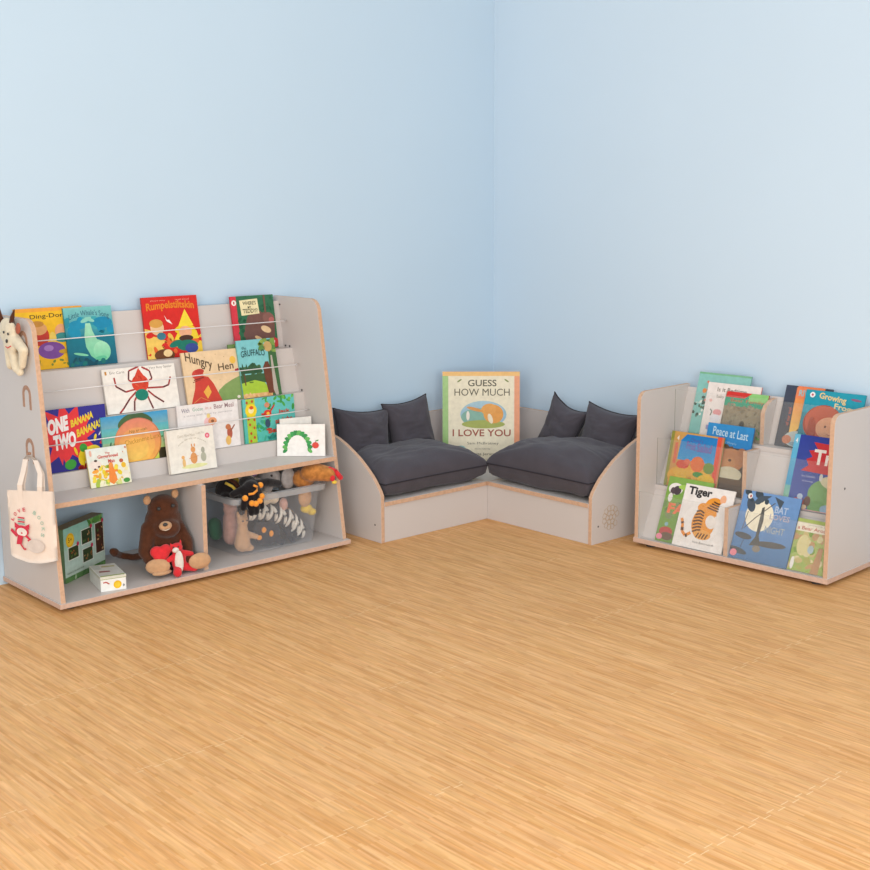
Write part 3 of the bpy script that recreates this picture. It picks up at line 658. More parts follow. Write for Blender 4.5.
m.cap((-2.02, -.36, .074), (-2.003, -.43, .068), .034, .030)
m.build('body', BR, bear, remesh=.006)
vd = Vector((-.60, -.78, .1)).normalized()
def disc(c, n, ru, rv, th, T_=None):
    n = Vector(n).normalized(); q = n.to_track_quat('Z', 'Y').to_matrix().to_4x4()
    mm = M(); mm.ell(c, (ru, rv, th), T=q); return mm
mm = disc((-2.142, -.428, .074), (-.45, -.85, .10), .046, .030, .014)
mm.ell((-2.130, -.435, .050), (.040, .02, .010)); mm.build('foot_sole', TAN, bear, smooth=True)['label'] = 'tan padded sole'
mm = disc((-1.985, -.466, .074), (-.1, -.95, .15), .046, .031, .014); mm.build('foot_sole', TAN, bear, smooth=True)['label'] = 'tan padded sole'
mm = M(); mm.ell((-2.118, -0.325, 0.306), (.016, .010, .018)); mm.build('ear', TAN, bear, smooth=True)
mm = M(); mm.ell((-2.010, -0.345, 0.318), (.015, .010, .018)); mm.build('ear', TAN, bear, smooth=True)
for c in ((-2.097, -0.373, 0.278), (-2.045, -0.388, 0.284)):
    mm = M(); mm.ell(c, .0075); mm.build('eye', DARK, bear, smooth=True)
mm = M(); mm.ell((-2.093, -0.410, 0.218), (.026, .018, .018)); mm.build('muzzle', TAN, bear, smooth=True)
mm = M(); mm.ell((-2.103, -0.427, 0.228), (.010, .007, .007)); mm.build('nose', DARK, bear, smooth=True)
mm = M(); mm.tube([(-2.113, -0.422, 0.209), (-2.102, -0.429, 0.206), (-2.085, -0.427, 0.209)], .0016, 6); mm.build('mouth_stitch', CREAM, bear, smooth=True)
mm = M(); mm.tube([(-2.08, -.24, .07), (-2.11, -.18, .052), (-2.15, -.155, .062), (-2.185, -.175, .085)], [.016, .014, .014, .016], 10); mm.cap((-2.185, -.175, .085), (-2.195, -.18, .092), .018, .014); mm.build('tail', BR, bear, remesh=.005)

bear.location.z += .004
fox = thing('fox_toy', 'small red fox soft toy with white front on the lap of the brown one', 'soft toy', T((-2.052, -0.450, 0.039)))
m = M(); m.ell((-2.057, -0.435, 0.084), (.030, .020, .042)); m.ell((-2.064, -0.435, 0.138), (.024, .020, .019))
m.cap((-2.080, -0.435, 0.129), (-2.088, -0.432, 0.156), .008, .004); m.cap((-2.046, -0.430, 0.132), (-2.042, -0.427, 0.160), .008, .004)
m.cap((-2.074, -0.438, 0.109), (-2.107, -0.438, 0.094), .011, .010); m.cap((-2.034, -0.432, 0.112), (-2.002, -0.435, 0.102), .012, .011)
m.cap((-2.067, -0.442, 0.059), (-2.082, -0.465, 0.050), .016, .017); m.cap((-2.037, -0.435, 0.060), (-2.002, -0.450, 0.054), .017, .018); m.build('body', RED, fox, remesh=.004)
mm = disc((-2.067, -0.454, 0.086), (-.6, -.8, 0), .017, .046, .008); mm.v = [Vector(v) for v in mm.v]; mm.build('white_front', WH, fox, smooth=True)
mm = M(); mm.ell((-2.078, -0.451, 0.134), (.014, .008, .010)); mm.build('muzzle', WH, fox, smooth=True)
for c in ((-2.086, -0.449, 0.146), (-2.068, -0.455, 0.146)):
    mm = M(); mm.ell(c, .003); mm.build('eye', DARK, fox)
heart = thing('heart_cushion', 'small red plush heart held between the two soft toys', 'soft toy', T((-2.118, -0.408, 0.102)))
m = M(); m.ell((-2.136, -0.410, 0.130), (.026, .018, .022)); m.ell((-2.103, -0.420, 0.134), (.024, .018, .022)); m.ell((-2.121, -0.418, 0.114), (.034, .018, .020)); m.cap((-2.121, -0.418, 0.107), (-2.120, -0.420, 0.090), .020, .008); m.build('body', RED, heart, remesh=.004)

# ------------------------------------------------------------------ plastic tub and its toys
tub = thing('storage_tub', 'frosted clear plastic tub full of soft toys on the bottom shelf', 'box', T((-1.56, -.25, .033)))
def ringpts(x0, y0, x1, y1, r, z, n=5):
    pts = []
    for cx, cy, a0 in ((x1 - r, y1 - r, 0), (x0 + r, y1 - r, PI/2), (x0 + r, y0 + r, PI), (x1 - r, y0 + r, 3*PI/2)):
        for i in range(n + 1): a = a0 + PI/2*i/n; pts.append((cx + r*math.cos(a), cy + r*math.sin(a), z))
    return pts
def loft(m, rings, mi=0):
    i0 = []
    for rg in rings: i0.append(len(m.v)); m.v += [Vector(p) for p in rg]
    n = len(rings[0])
    for a, b in zip(i0, i0[1:]):
        for k in range(n):
            k2 = (k + 1) % n; m.f.append([a + k, a + k2, b + k2, b + k]); m.m.append(mi); m.c.append(None)
    return i0, n
m = M(); i0, n = loft(m, [ringpts(-1.765, -.395, -1.392, -.105, .03, .036), ringpts(-1.785, -.412, -1.365, -.09, .03, .255)])
m.f.append([i0[0] + k for k in reversed(range(n))]); m.m.append(0); m.c.append(None)
m.build('tub_wall', TUB, tub, smooth=False)
m = M(); loft(m, [ringpts(-1.785, -.412, -1.365, -.09, .03, .252), ringpts(-1.803, -.430, -1.345, -.075, .035, .252), ringpts(-1.806, -.433, -1.342, -.072, .035, .275), ringpts(-1.790, -.417, -1.360, -.086, .03, .277), ringpts(-1.787, -.414, -1.363, -.09, .03, .252)])
m.build('rim', RIM, tub)
def toy(label, parts, base, name='soft_toy', group=None):
    o = thing(name, label, 'soft toy', T(base), group)
    for nm, mt, fn in parts:
        mm = M(); fn(mm); big = nm in ('body',)
        mm.build(nm, mt, o, smooth=not big, remesh=.005 if big else 0)
    return o
def spider_body(m):
    m.ell((-1.725, -.435, .312), (.036, .034, .034)); m.ell((-1.715, -.395, .330), (.035, .035, .025))
    m.cap((-1.70, -.41, .322), (-1.62, -.395, .315), .017, .017); m.cap((-1.62, -.395, .315), (-1.555, -.375, .296), .017, .016)
    m.cap((-1.76, -.435, .315), (-1.80, -.42, .298), .016, .014)
    m.cap((-1.755, -.445, .300), (-1.775, -.452, .245), .013, .013); m.cap((-1.735, -.452, .290), (-1.742, -.458, .222), .014, .014); m.cap((-1.715, -.452, .290), (-1.720, -.458, .222), .014, .014); m.cap((-1.695, -.447, .300), (-1.69, -.455, .236), .012, .011)
def knobs(m):
    for c in ((-1.768, -.457, .284), (-1.745, -.468, .262), (-1.728, -.470, .258), (-1.708, -.468, .266), (-1.693, -.46, .281), (-1.688, -.445, .322)): m.ell(c, .012)
    m.tube([(-1.735, -.468, .332), (-1.722, -.472, .325), (-1.722, -.472, .310), (-1.738, -.470, .300), (-1.755, -.462, .298)], .005, 6)
toy('black spider soft toy with orange knobs hanging over the front rim of the tub', [('body', BLK, spider_body), ('orange_knobs', ORG, knobs)], (-1.725, -.42, .30))
toy('black bee soft toy with yellow stripes at the left end of the tub', [('body', BLK, lambda m: (m.ell((-1.745, -.30, .288), (.052, .05, .045)), m.ell((-1.78, -.34, .272), (.02, .03, .02)), m.cap((-1.71, -.36, .285), (-1.77, -.38, .280), .016))),
    ('yellow_stripe', YEL, lambda m: (m.tube([(-1.775, -.33, .325), (-1.757, -.352, .312), (-1.745, -.365, .292)], .006, 6), m.ell((-1.700, -.30, .318), (.022, .03, .020)))), ('brown_stripe', BR, lambda m: m.tube([(-1.755, -.30, .336), (-1.735, -.335, .322), (-1.725, -.352, .300)], .009, 6))], (-1.75, -.3, .28))
toy('white soft toy at the top of the tub under the shelf', [('body', WH, lambda m: (m.ell((-1.675, -.32, .328), (.034, .035, .026)), m.ell((-1.63, -.33, .30), (.03, .03, .025)), m.cap((-1.69, -.33, .345), (-1.70, -.335, .352), .009, .006)))], (-1.655, -.27, .30))
toy('lilac soft toy peeking out behind the black spider', [('body', PUR, lambda m: m.ell((-1.628, -.29, .338), (.034, .028, .016)))], (-1.57, -.25, .31))
toy('grey elephant soft toy with a round ear in the tub', [('body', GREY, lambda m: (m.ell((-1.530, -.275, .300), (.052, .045, .045)), m.cap((-1.55, -.31, .29), (-1.585, -.335, .262), .022, .018))),
    ('ear', GREY, lambda m: m.ell((-1.468, -.320, .298), (.034, .012, .046))), ('eye', DARK, lambda m: m.ell((-1.545, -.315, .318), .005))], (-1.5, -.28, .27))
toy('cream soft toy inside the tub, between elephant and spider', [('body', CREAM, lambda m: (m.ell((-1.610, -.335, .236), (.045, .035, .032)), m.ell((-1.560, -.34, .232), (.025, .03, .025))))], (-1.6, -.33, .21))
toy('chestnut brown hen soft toy leaning out of the right end of the tub', [('body', HEN, lambda m: (m.ell((-1.405, -.34, .290), (.050, .045, .040)), m.ell((-1.392, -.385, .320), (.054, .044, .038)), m.cap((-1.380, -.40, .322), (-1.345, -.432, .314), .038, .032))),
    ('comb', RED, lambda m: (m.cap((-1.345, -.440, .338), (-1.325, -.452, .326), .008, .010), m.cap((-1.325, -.452, .326), (-1.306, -.462, .298), .010, .011))), ('wattle', RED, lambda m: m.ell((-1.345, -.460, .300), (.012, .008, .013))), ('beak', YEL, lambda m: m.ell((-1.338, -.462, .283), (.012, .010, .008))), ('wing', TAN, lambda m: m.ell((-1.425, -.375, .220), (.032, .018, .042)))], (-1.39, -.38, .27))
toy('yellow soft toy pressed inside the right end of the tub', [('body', YEL, lambda m: (m.ell((-1.412, -.365, .168), (.028, .022, .020)), m.ell((-1.385, -.365, .150), (.02, .02, .016))))], (-1.41, -.36, .15))
# zebra: striped by geometry rings
z = thing('soft_toy', 'black and white striped zebra soft toy lying inside the tub', 'soft toy', T((-1.56, -.33, .13)))
m = M(); m.cap((-1.69, -.345, .190), (-1.60, -.345, .182), .026, .03); m.cap((-1.60, -.345, .182), (-1.50, -.345, .140), .032, .036); m.cap((-1.50, -.345, .140), (-1.44, -.345, .080), .036, .034); m.cap((-1.52, -.35, .12), (-1.50, -.365, .065), .016, .013); m.cap((-1.46, -.355, .07), (-1.49, -.37, .050), .015, .013); m.build('body', DGR, z, remesh=.005)
m = M()
P_ = [(-1.69, .190, .028), (-1.64, .188, .030), (-1.60, .183, .032), (-1.55, .163, .035), (-1.50, .140, .038), (-1.47, .11, .038), (-1.44, .080, .036)]
for i in range(15):
    t = i / 14 * 5.99; k = int(t); a, b = P_[k], P_[k+1]; q = t - k
    x, zz, r = a[0] + (b[0]-a[0])*q, a[1] + (b[1]-a[1])*q, a[2] + (b[2]-a[2])*q + .0006
    nx = .35 if i % 2 else -.1
    m.tube([(x + nx*r*math.sin(s) , -.345 - r*math.cos(s)*1.0, zz + r*math.sin(s)) for s in [(-1.2 + 2.4*j/8) for j in range(9)]], [.002, .0045, .0065, .0075, .0075, .0075, .0065, .0045, .002], 6)
m.build('white_stripes', WH, z, smooth=True)
toy('charcoal soft toy with orange patches at the bottom of the tub', [('body', DGR, lambda m: (m.ell((-1.595, -.345, .090), (.060, .036, .050)), m.ell((-1.635, -.352, .118), (.030, .026, .026)), m.cap((-1.648, -.352, .138), (-1.652, -.352, .152), .008, .004), m.cap((-1.622, -.352, .140), (-1.618, -.352, .154), .008, .004), m.cap((-1.57, -.36, .07), (-1.545, -.375, .052), .016, .014))), ('orange_patches', ORG, lambda m: (m.ell((-1.632, -.378, .118), (.011, .006, .012)), m.ell((-1.600, -.382, .098), (.010, .006, .013)), m.ell((-1.655, -.378, .090), (.012, .006, .010))))], (-1.6, -.34, .05))
toy('tall pinkish tan soft toy standing inside the tub near corner', [('body', TAN, lambda m: (m.cap((-1.725, -.360, .075), (-1.722, -.360, .145), .034, .020), m.ell((-1.722, -.362, .168), .024), m.cap((-1.738, -.36, .185), (-1.742, -.36, .205), .008, .006), m.cap((-1.706, -.36, .185), (-1.702, -.36, .205), .008, .006), m.cap((-1.70, -.365, .11), (-1.665, -.372, .095), .014, .012), m.ell((-1.70, -.372, .055), (.022, .016, .014))))] + [('eye', DARK, lambda m, c=c: m.ell(c, .0035)) for c in ((-1.734, -.384, .173), (-1.716, -.386, .173))], (-1.725, -.365, .04))
toy('pink soft toy at the left end inside the tub', [('body', PINK, lambda m: (m.cap((-1.722, -.28, .09), (-1.724, -.28, .165), .036, .032), m.ell((-1.728, -.285, .205), (.03, .028, .026)), m.ell((-1.752, -.285, .228), (.010, .006, .012)), m.ell((-1.705, -.285, .230), (.010, .006, .012))))], (-1.735, -.27, .05))
toy('green soft toy low in the back left corner of the tub', [('body', GRN, lambda m: m.cap((-1.728, -.17, .08), (-1.732, -.17, .12), .028, .028))], (-1.74, -.17, .05))
toy('small pink soft toy high inside the tub under the elephant', [('body', PINK, lambda m: m.ell((-1.525, -.365, .205), (.018, .02, .028)))], (-1.52, -.36, .18))
toy('dark grey soft toy filling the middle of the tub', [('body', DGR, lambda m: (m.ell((-1.55, -.21, .14), (.11, .06, .08)), m.ell((-1.47, -.22, .20), (.05, .05, .03))))], (-1.54, -.23, .05))
toy('tan soft toy low in the right end of the tub', [('body', TAN, lambda m: (m.ell((-1.430, -.25, .10), (.030, .06, .055))))], (-1.41, -.21, .05))

# ------------------------------------------------------------------ tote bag and goat puppet on the side panel
P0 = Vector((-2.650, -.312, .200)); P1 = Vector((-2.566, -.503, .200)); ex = (P1 - P0); bw = ex.length
bm_ = frame(P0 + Vector((0, 0, 0)), ex, 0)
bag = thing('tote_bag', 'cream canvas tote bag with a red fox print hanging from the side panel hook', 'bag', bm_)
bh = .235; N = 16
m = M(); ids = {}
for side in (0, 1):
    for i in range(N + 1):
        for j in range(N + 1):
            u, v = i/N, j/N
            bulge = .016 * math.sin(PI*u) ** .6 * (1 - v*.75) + .004*noise.noise(Vector((u*5, v*4, side)))
            low = -.016 * math.sin(PI*u) * (1 - v)
            tw = .03 * v
            y = -bulge if side == 0 else bulge * .6
            ids[(side, i, j)] = len(m.v); m.v.append(Vector((u*bw, y, v*bh + low + (.012*(u-.3))*v)))
    for i in range(N):
        for j in range(N):
            q = [ids[(side, i, j)], ids[(side, i+1, j)], ids[(side, i+1, j+1)], ids[(side, i, j+1)]]
            m.f.append(q if side == 0 else q[::-1]); m.m.append(0); m.c.append(None)
for k in range(N):
    for a, b in (((k, 0), (k+1, 0)), ((0, k), (0, k+1)), ((N, k), (N, k+1))):
        m.f.append([ids[(0, *a)], ids[(0, *b)], ids[(1, *b)], ids[(1, *a)]]); m.m.append(0); m.c.append(None)
m.build('bag_body', CANVAS, bag, smooth=True, local=True)
hook_w = Vector((-2.566, -.318, .548)); hook = bm_.inverted() @ hook_w
for yy in (-.004, .010):
    m = M()
    for s0 in (.30, .72):
        path = [Vector((s0*bw, yy, bh - .045)), Vector((s0*bw, yy, bh + .02)), Vector((s0*bw*.86 + hook.x*.14, yy*.6 + hook.y*.3, bh + .06)), Vector((s0*bw*.5 + hook.x*.5, hook.y*.6, bh + .10)), Vector((hook.x, hook.y, hook.z - .005))]
        for a, b in zip(path, path[1:]):
            wv = Vector((.011, 0, 0)); m.poly([a - wv, a + wv, b + wv, b - wv]); m.poly([a - wv + Vector((0,.0015,0)), b - wv + Vector((0,.0015,0)), b + wv + Vector((0,.0015,0)), a + wv + Vector((0,.0015,0))])
    m.build('handle', CANVAS, bag, local=True)
m = M(); m.tube([(UX0 + .002, -.30, .545), (UX0 - .012, -.302, .546)], .005, 8); m.build('hook_peg', PLYD, unit)
A = Art(bw, bh); G = '#A8C8B4'; RR = '#D8324A'
cx, cy = .44, .46
for i, ch in enumerate('I LOVE BOOKS'):
    a = math.radians(196 - i * 19.5)
    if ch == ' ': continue
    u = cx + .34*math.cos(a); v = cy + .27*math.sin(a) * 1.0
    A.text(ch, u - .03, v - .028, u + .03, v + .028, RR if i < 6 and i > 0 else G, .02, rot=a - PI/2)
A.ell(.33, .40, .15, .085, RR).poly([(.17, .43), (.17, .52), (.27, .48)], RR).poly([(.49, .43), (.50, .52), (.40, .48)], RR).ell(.33, .385, .115, .062, '#EFE4DA').ell(.33, .37, .02, .012, RR)
A.poly([(.24, .34), (.20, .19), (.32, .20), (.36, .33)], RR).line([(.22, .32), (.08, .40)], .06, RR).line([(.42, .34), (.52, .28), (.46, .26)], .04, RR).line([(.30, .20), (.38, .13), (.42, .14)], .03, RR)
for v, c in ((.50, '#8CB4A4'), (.53, RR), (.56, '#8CB4A4'), (.59, RR)): A.rect(.25, v, .40, v + .02, c)
A.ell(.62, .20, .18, .10, '#DDCFC5')  # shading of a canvas fold painted as a faint oval, not part of the print
TT = M()
for q in A.t:
    for f_, c_ in zip(q.f, q.c): TT.poly([q.v[i] for i in f_], 0, c_)
for mm, nm in ((A.m, 'fox_print_and_shade'), (TT, 'lettering')):
    for v in mm.v:
        u, vv = v.x/bw, v.z/bh
        v.y += -(.016 * math.sin(PI*u) ** .6 * (1 - vv*.75)) - .004
    mm.build(nm, PRINT, bag, local=True, color=True)

goat = thing('goat_hand_puppet', 'cream goat hand puppet with brown horns hanging on the left side panel', 'puppet', T((-2.566, -.26, .92)))
m = M(); x = -2.572
m.ell((x - .004, -.235, .972), (.018, .062, .050)); m.ell((x - .006, -.255, .935), (.018, .048, .045))
m.cap((x, -.25, .93), (x, -.285, .85), .018, .020); m.cap((x, -.225, .92), (x, -.235, .855), .018, .018); m.cap((x, -.28, .95), (x, -.345, .915), .020, .017); m.cap((x, -.345, .915), (x, -.325, .860), .017, .013); m.cap((x, -.285, .85), (x, -.305, .835), .018, .014)
m.build('body', fur('ivory_plush', '#DDD0B6', .08), goat, remesh=.005)
for y0, y1 in ((-.265, -.29), (-.185, -.165)):
    m = M(); m.tube([(x - .002, y0, 1.00), (x - .004, (y0+y1)/2 - .001, 1.025), (x, y1, 1.052)], [.011, .008, .002], 8); m.build('horn', BR, goat, smooth=True)
for y, s in ((-.315, 1), (-.155, -1)):
    m = M(); m.ell((x - .002, y, .988), (.006, .016, .021), T=Matrix.Rotation(.5*s, 4, 'X')); m.build('ear', mat('russet_felt', '#A85A44', .9), goat, smooth=True)
for c in ((x - .024, -.245, .972), (x - .022, -.275, .968)):
    m = M(); m.ell(c, (.003, .0045, .005)); m.build('eye', DARK, goat)
m = M(); m.ell((x - .025, -.268, .943), (.004, .005, .007)); m.build('nose', DARK, goat)
m = M(); m.tube([(x - .020, -.288, .927), (x - .024, -.270, .919), (x - .022, -.250, .923)], .0018, 5); m.build('mouth_stitch', RED, goat)

# ------------------------------------------------------------------ small display unit (right)
a_ = .0517; RA = Vector((-.391, -1.262, 0)); rang = math.atan2(-math.cos(a_), math.sin(a_))
RM = T(RA, rang)
W = .869
ru = thing('book_browser_unit', 'small pale grey three-tier book browser with clear fronts against the right wall', 'bookcase', RM)
D = .352
def loc_outline():
    r = .04; pts = [(.0, .033), (0, .645 - r)] + [(r - r*math.cos(t), .645 - r + r*math.sin(t)) for t in [PI/2*i/6 for i in range(1, 7)]] + [(D, .645), (D, .033)]
    return pts
for s0 in (0, W - BT):
    m = M(); m.prism([(s0, y, z) for y, z in loc_outline()], (BT, 0, 0)); m.build('side_panel', [LAM, PLY], ru, bevel=.001, local=True)
m = M(); m.box((-.003, -.004, .015), (W + .003, D, .035), 0, sides={'y-': 1, 'x-': 1, 'x+': 1}); m.build('base_board', [LAM, PLYB], ru, local=True, bevel=.001)
def rr(t0, z0, t1, z1, th=.01):
    m = M(); m.prism([(BT, t0, z0), (BT, t1, z1), (BT, t1 + th, z1), (BT, t0 + th, z0)], (W - 2*BT, 0, 0), 0, 0); m.build('sloping_panel', [LAM], ru, local=True)
rr(.030, .035, .116, .224); rr(.148, .243, .222, .430); rr(.283, .448, .337, .632)
m = M(); m.box((BT, .114, .225), (W - BT, .150, .243)); m.box((BT, .15, .231), (W - BT, .165, .243)); m.build('ledge', [LAM], ru, local=True)
m = M(); m.box((BT, .218, .430), (W - BT, .300, .448)); m.build('ledge', [LAM], ru, local=True)
for (t, z0, z1) in ((.001, .035, .232), (.1205, .2435, .44), (.240, .4485, .632)):
    m = M(); m.box((BT + .001, t, z0), (W - BT - .001, t + .003, z1), 0, sides={'z+': 1, 'x-': 1, 'x+': 1}); m.build('clear_front', [ACR, ACRE], ru, local=True)
s0 = .424
dv = [[(.0045, .035), (.0045, .229), (.1135, .229), (.1135, .2235), (.031, .040), (.031, .035)], [(.124, .2435), (.124, .437), (.218, .437), (.218, .429), (.147, .2435)], [(.2435, .4485), (.2435, .575), (.262, .604), (.300, .622), (.333, .628), (.281, .4485)]]
for o_ in dv:
    m = M(); m.prism([(s0, y, z) for y, z in o_], (BT, 0, 0)); m.build('divider', [LAM, PLY], ru, local=True)
for (x, y) in ((.06, .04), (W - .06, .04), (.06, D - .05), (W - .06, D - .05)):
    m = M(); m.tube([(x, y, 0), (x, y, .015)], .022, 12); m.build('foot', DARK, ru, local=True)
m = M(); m.tube([(W - .001, .10, .36), (W + .001, .10, .36)], .0045, 8); m.build('screw_head', DARK, ru, local=True)

E3 = (RM.to_3x3() @ Vector((1, 0, 0)))
def rbook(label, s, t, z, w, h, tilt, art, th=.006, **k):
    return book(label, frame(RM @ Vector((s, t, z + th*math.sin(math.radians(tilt)))), E3, tilt), w, h, th, art, group='picture books in the three-tier browser', **k)
# bottom tier
w, h = .212, .272; A = Art(w, h)
A.rect(0, 0, 1, 1, '#6E9446', '#84AC50').blobs((0, .35, 1, .62), ['#6C8C4C', '#7C8C5C', '#5C7C40'], 16, .08, 5).ell(.20, .82, .16, .09, '#EDE8E4').ell(.24, .80, .09, .07, '#4E4048').ell(.14, .78, .05, .06, '#5A4A50').ell(.12, .68, .05, .07, '#E4E0DC').ell(.55, .86, .3, .05, '#A4CC5C')
A.text('FARM', .12, .44, .98, .60, '#E87850', .05).ell(.20, .16, .15, .07, '#B84A48').ell(.24, .09, .14, .06, '#6E5848').ell(.18, .27, .04, .03, '#8CB4C0').ell(.08, .07, .07, .045, '#E88AA0').ell(.8, .2, .2, .12, '#90B850')
rbook('green farm picture book with a cow, bottom tier far left, behind the tiger one', .091, .0150, .0355, w, h, 21.6, A, .005, spine='#7C9C50')
w, h = .231, .256; A = Art(w, h)
A.rect(0, 0, 1, 1, '#EDE7E2').text('Tiger', .08, .80, .56, .97, '#2E2A2A', .04).text('Nick Butterworth', .40, .09, .82, .125, '#5C5854', .005)
A.ell(.52, .42, .23, .25, '#E8962E').ell(.66, .70, .19, .15, '#EA9830').ell(.46, .66, .12, .08, '#E8962E').ell(.80, .84, .06, .07, '#EEB088').ell(.88, .60, .14, .20, '#EDE7E2', .3).ell(.66, .46, .10, .11, '#EDE4DC', .5).ell(.55, .24, .17, .08, '#E6A24A')
A.line([(.32, .24), (.22, .18), (.14, .24), (.12, .36), (.08, .44)], .055, '#E69038').line([(.26, .19), (.22, .175)], .06, '#5A3418').line([(.14, .25), (.13, .30)], .06, '#5A3418').line([(.12, .36), (.105, .39)], .06, '#5A3418')
for i in range(7): A.line([(.31 + .01*abs(i-3), .26 + i*.055), (.42, .30 + i*.052), (.50, .31 + i*.045)], .028, '#5A3418')
for i in range(4): A.line([(.53 + i*.035, .68 + i*.035), (.64 + i*.02, .66 + i*.035), (.76, .64 + i*.04)], .026, '#5A3418')
for i in range(4): A.line([(.44 + i*.06, .18), (.48 + i*.06, .26)], .024, '#5A3418')
rbook('white picture book with an orange tiger, bottom tier left', .181, .006, .0355, w, h, 22, A, .006, spine='#E4DED8')
w, h = .250, .272; A = Art(w, h)
A.rect(0, 0, 1, 1, '#5F86B4', '#6F96C8').rect(0, .0, 1, .3, '#5478A0', '#5E86B2').ell(.36, .66, .24, .23, '#EFE6CC').blobs((.0, .85, .45, 1), ['#3E4A54', '#4A5660'], 8, .07, 5).ell(.18, .80, .07, .11, '#4C5560', .4).ell(.13, .92, .04, .04, '#E8E4DC').ell(.14, .92, .015, .02, '#A83A40').poly([(.55, .97), (.72, .92), (.68, .80)], '#4A5560').poly([(.30, .95), (.50, .97), (.36, .86)], '#4A5560')
A.line([(.16, .70), (.12, .42)], .012, '#6A5A50').line([(.15, .45), (.30, .62), (.58, .88)], .014, '#5A5450').poly([(.38, .78), (.42, .80), (.45, .60), (.43, .38), (.50, .24), (.30, .22), (.38, .36), (.38, .60)], '#595854')
A.ell(.17, .34, .15, .045, '#57585A', -.1).ell(.14, .12, .16, .04, '#53585C', -.2).ell(.66, .28, .26, .045, '#5C5A58', .05).line([(.20, .32), (.16, .14)], .01, '#5C6470').ell(.44, .19, .07, .05, '#8C8478')
A.text('BAT', .60, .74, .82, .84, '#B4C4DC', .02).text('LOVES', .54, .64, .88, .72, '#B8B0BC', .02).text('THE', .62, .56, .78, .62, '#8CA8D0', .01).text('NIGHT', .50, .44, .84, .54, '#A8B0B4', .015).ell(.07, .08, .06, .05, '#E88C98')
rbook('blue night picture book with a pale moon, bottom tier right', .446, .006, .0355, w, h, 22, A, .006, spine='#4A6C94')
w, h = .155, .200; A = Art(w, h)
A.rect(0, 0, 1, 1, '#9CB05A', '#B4BC74').blobs((.0, .0, 1, .74), ['#8CB048', '#C8B478', '#A8A858', '#C0986A', '#7C9C40', '#D8CC9C'], 44, .10, 31).rect(0, .76, 1, .93, '#ECE2CC').rect(0, .94, 1, 1, '#A8B868')
A.text('a Bear Around', .06, .79, .96, .86, '#B8493C', .01).text('picture tale', .35, .875, .9, .91, '#98A098', 0).poly([(.62, 0), (.72, .5), (.84, .5), (.84, 0)], '#B88C64').ell(.30, .5, .16, .2, '#D8CC94').ell(.12, .14, .05, .12, '#ECE8E0').ell(.52, .44, .08, .08, '#A8BCC0')
rbook('green woodland picture book with cream title band, bottom tier far right', .692, .014, .0355, w, h, 22, A, .005, spine='#B0A878')
# middle tier
w, h = .252, .229; A = Art(w, h)
A.rect(0, 0, 1, 1, '#C08A48', '#C89A54').rect(.0, .0, .06, 1, '#8A8C3C').rect(.10, .42, .16, .80, '#D06848').text('4', .115, .84, .16, .93, '#F0E8E0')
A.poly([(.18, .50), (.20, .85), (.30, .97), (.88, .97), (.88, .50)], '#2A94CC', '#1C78C0').rect(.88, 0, .96, 1, '#D8503A').rect(.96, 0, 1, 1, '#CC7858')
A.text("Oliver's", .38, .84, .62, .92, '#4C5CA8', .01).text('Fruit', .32, .70, .50, .84, '#6C5CA4', .03, slope=-.02).text('Salad', .52, .68, .80, .84, '#6C5CA4', .03)
A.ell(.48, .20, .44, .22, '#D8A030').blobs((.1, .0, .9, .34), ['#D89A28', '#E8B838', '#C88828', '#E0A840'], 24, .08, 6).ell(.30, .42, .12, .08, '#CE4A30').ell(.38, .48, .06, .05, '#D86848').ell(.58, .46, .13, .14, '#DC6C30').ell(.80, .42, .10, .10, '#6C8C38').ell(.62, .28, .10, .05, '#3C8C3C').ell(.78, .20, .16, .10, '#E0B428').ell(.30, .28, .16, .07, '#D8A83C')
A.blobs((.50, .38, .68, .56), ['#A84820', '#E89048'], 10, .012, 4)
rbook('blue and orange picture book with a bowl of fruit, middle tier far left', .050, .127, .2435, w, h, 14, A, .006, spine='#8A9048')
w, h = .213, .282; A = Art(w, h)
A.rect(0, 0, 1, 1, '#4A3C30').rect(0, .68, 1, 1, '#2C7CBC', '#2F8AC8').rect(0, .0, 1, .28, '#4E3A2C').blobs((0, .3, 1, .66), ['#6C5A44', '#5C4A3A'], 10, .1, 4)
A.ell(.60, .50, .30, .17, '#AE7246').ell(.38, .63, .09, .06, '#A86C42').ell(.82, .63, .09, .06, '#A86C42').ell(.60, .46, .13, .08, '#B88050').ell(.60, .50, .035, .02, '#4A2E20').ell(.62, .30, .28, .11, '#C8C0A4').ell(.24, .34, .12, .07, '#AE7246').rect(.25, .16, 1, .24, '#5C4430')
A.text('Peace at Last', .13, .82, .90, .94, '#B8D4E4', .01, slope=-.03).text('Jill Murphy', .40, .72, .68, .76, '#98C0DC', 0, slope=-.01)
rbook('blue-topped picture book with a brown teddy, middle tier beside the divider', .207, .136, .2435, w, h, 15, A, .006, spine='#2C74B0')
w, h = .235, .286; A = Art(w, h)
A.rect(0, 0, 1, 1, '#4A5CA0', '#2C3C98').rect(0, .30, .10, 1, '#3C9CC8', '#6CB8D8').rect(0, 0, .10, .30, '#A8C890', '#70B4B0').text('4', .03, .88, .07, .95, '#F0F0F0')
A.poly([(.22, .52), (.34, .60), (.28, .68), (.38, .72), (.30, .80), (.46, .82), (.36, .92), (1, .90), (1, .50)], '#CC2F34').text('Troll', .40, .62, 1.04, .83, '#F2E6DC', .03).text('by a Storyteller', .26, .43, .50, .47, '#B8BCD8', 0).text('drawings', .28, .37, .48, .40, '#B8BCD8', 0)
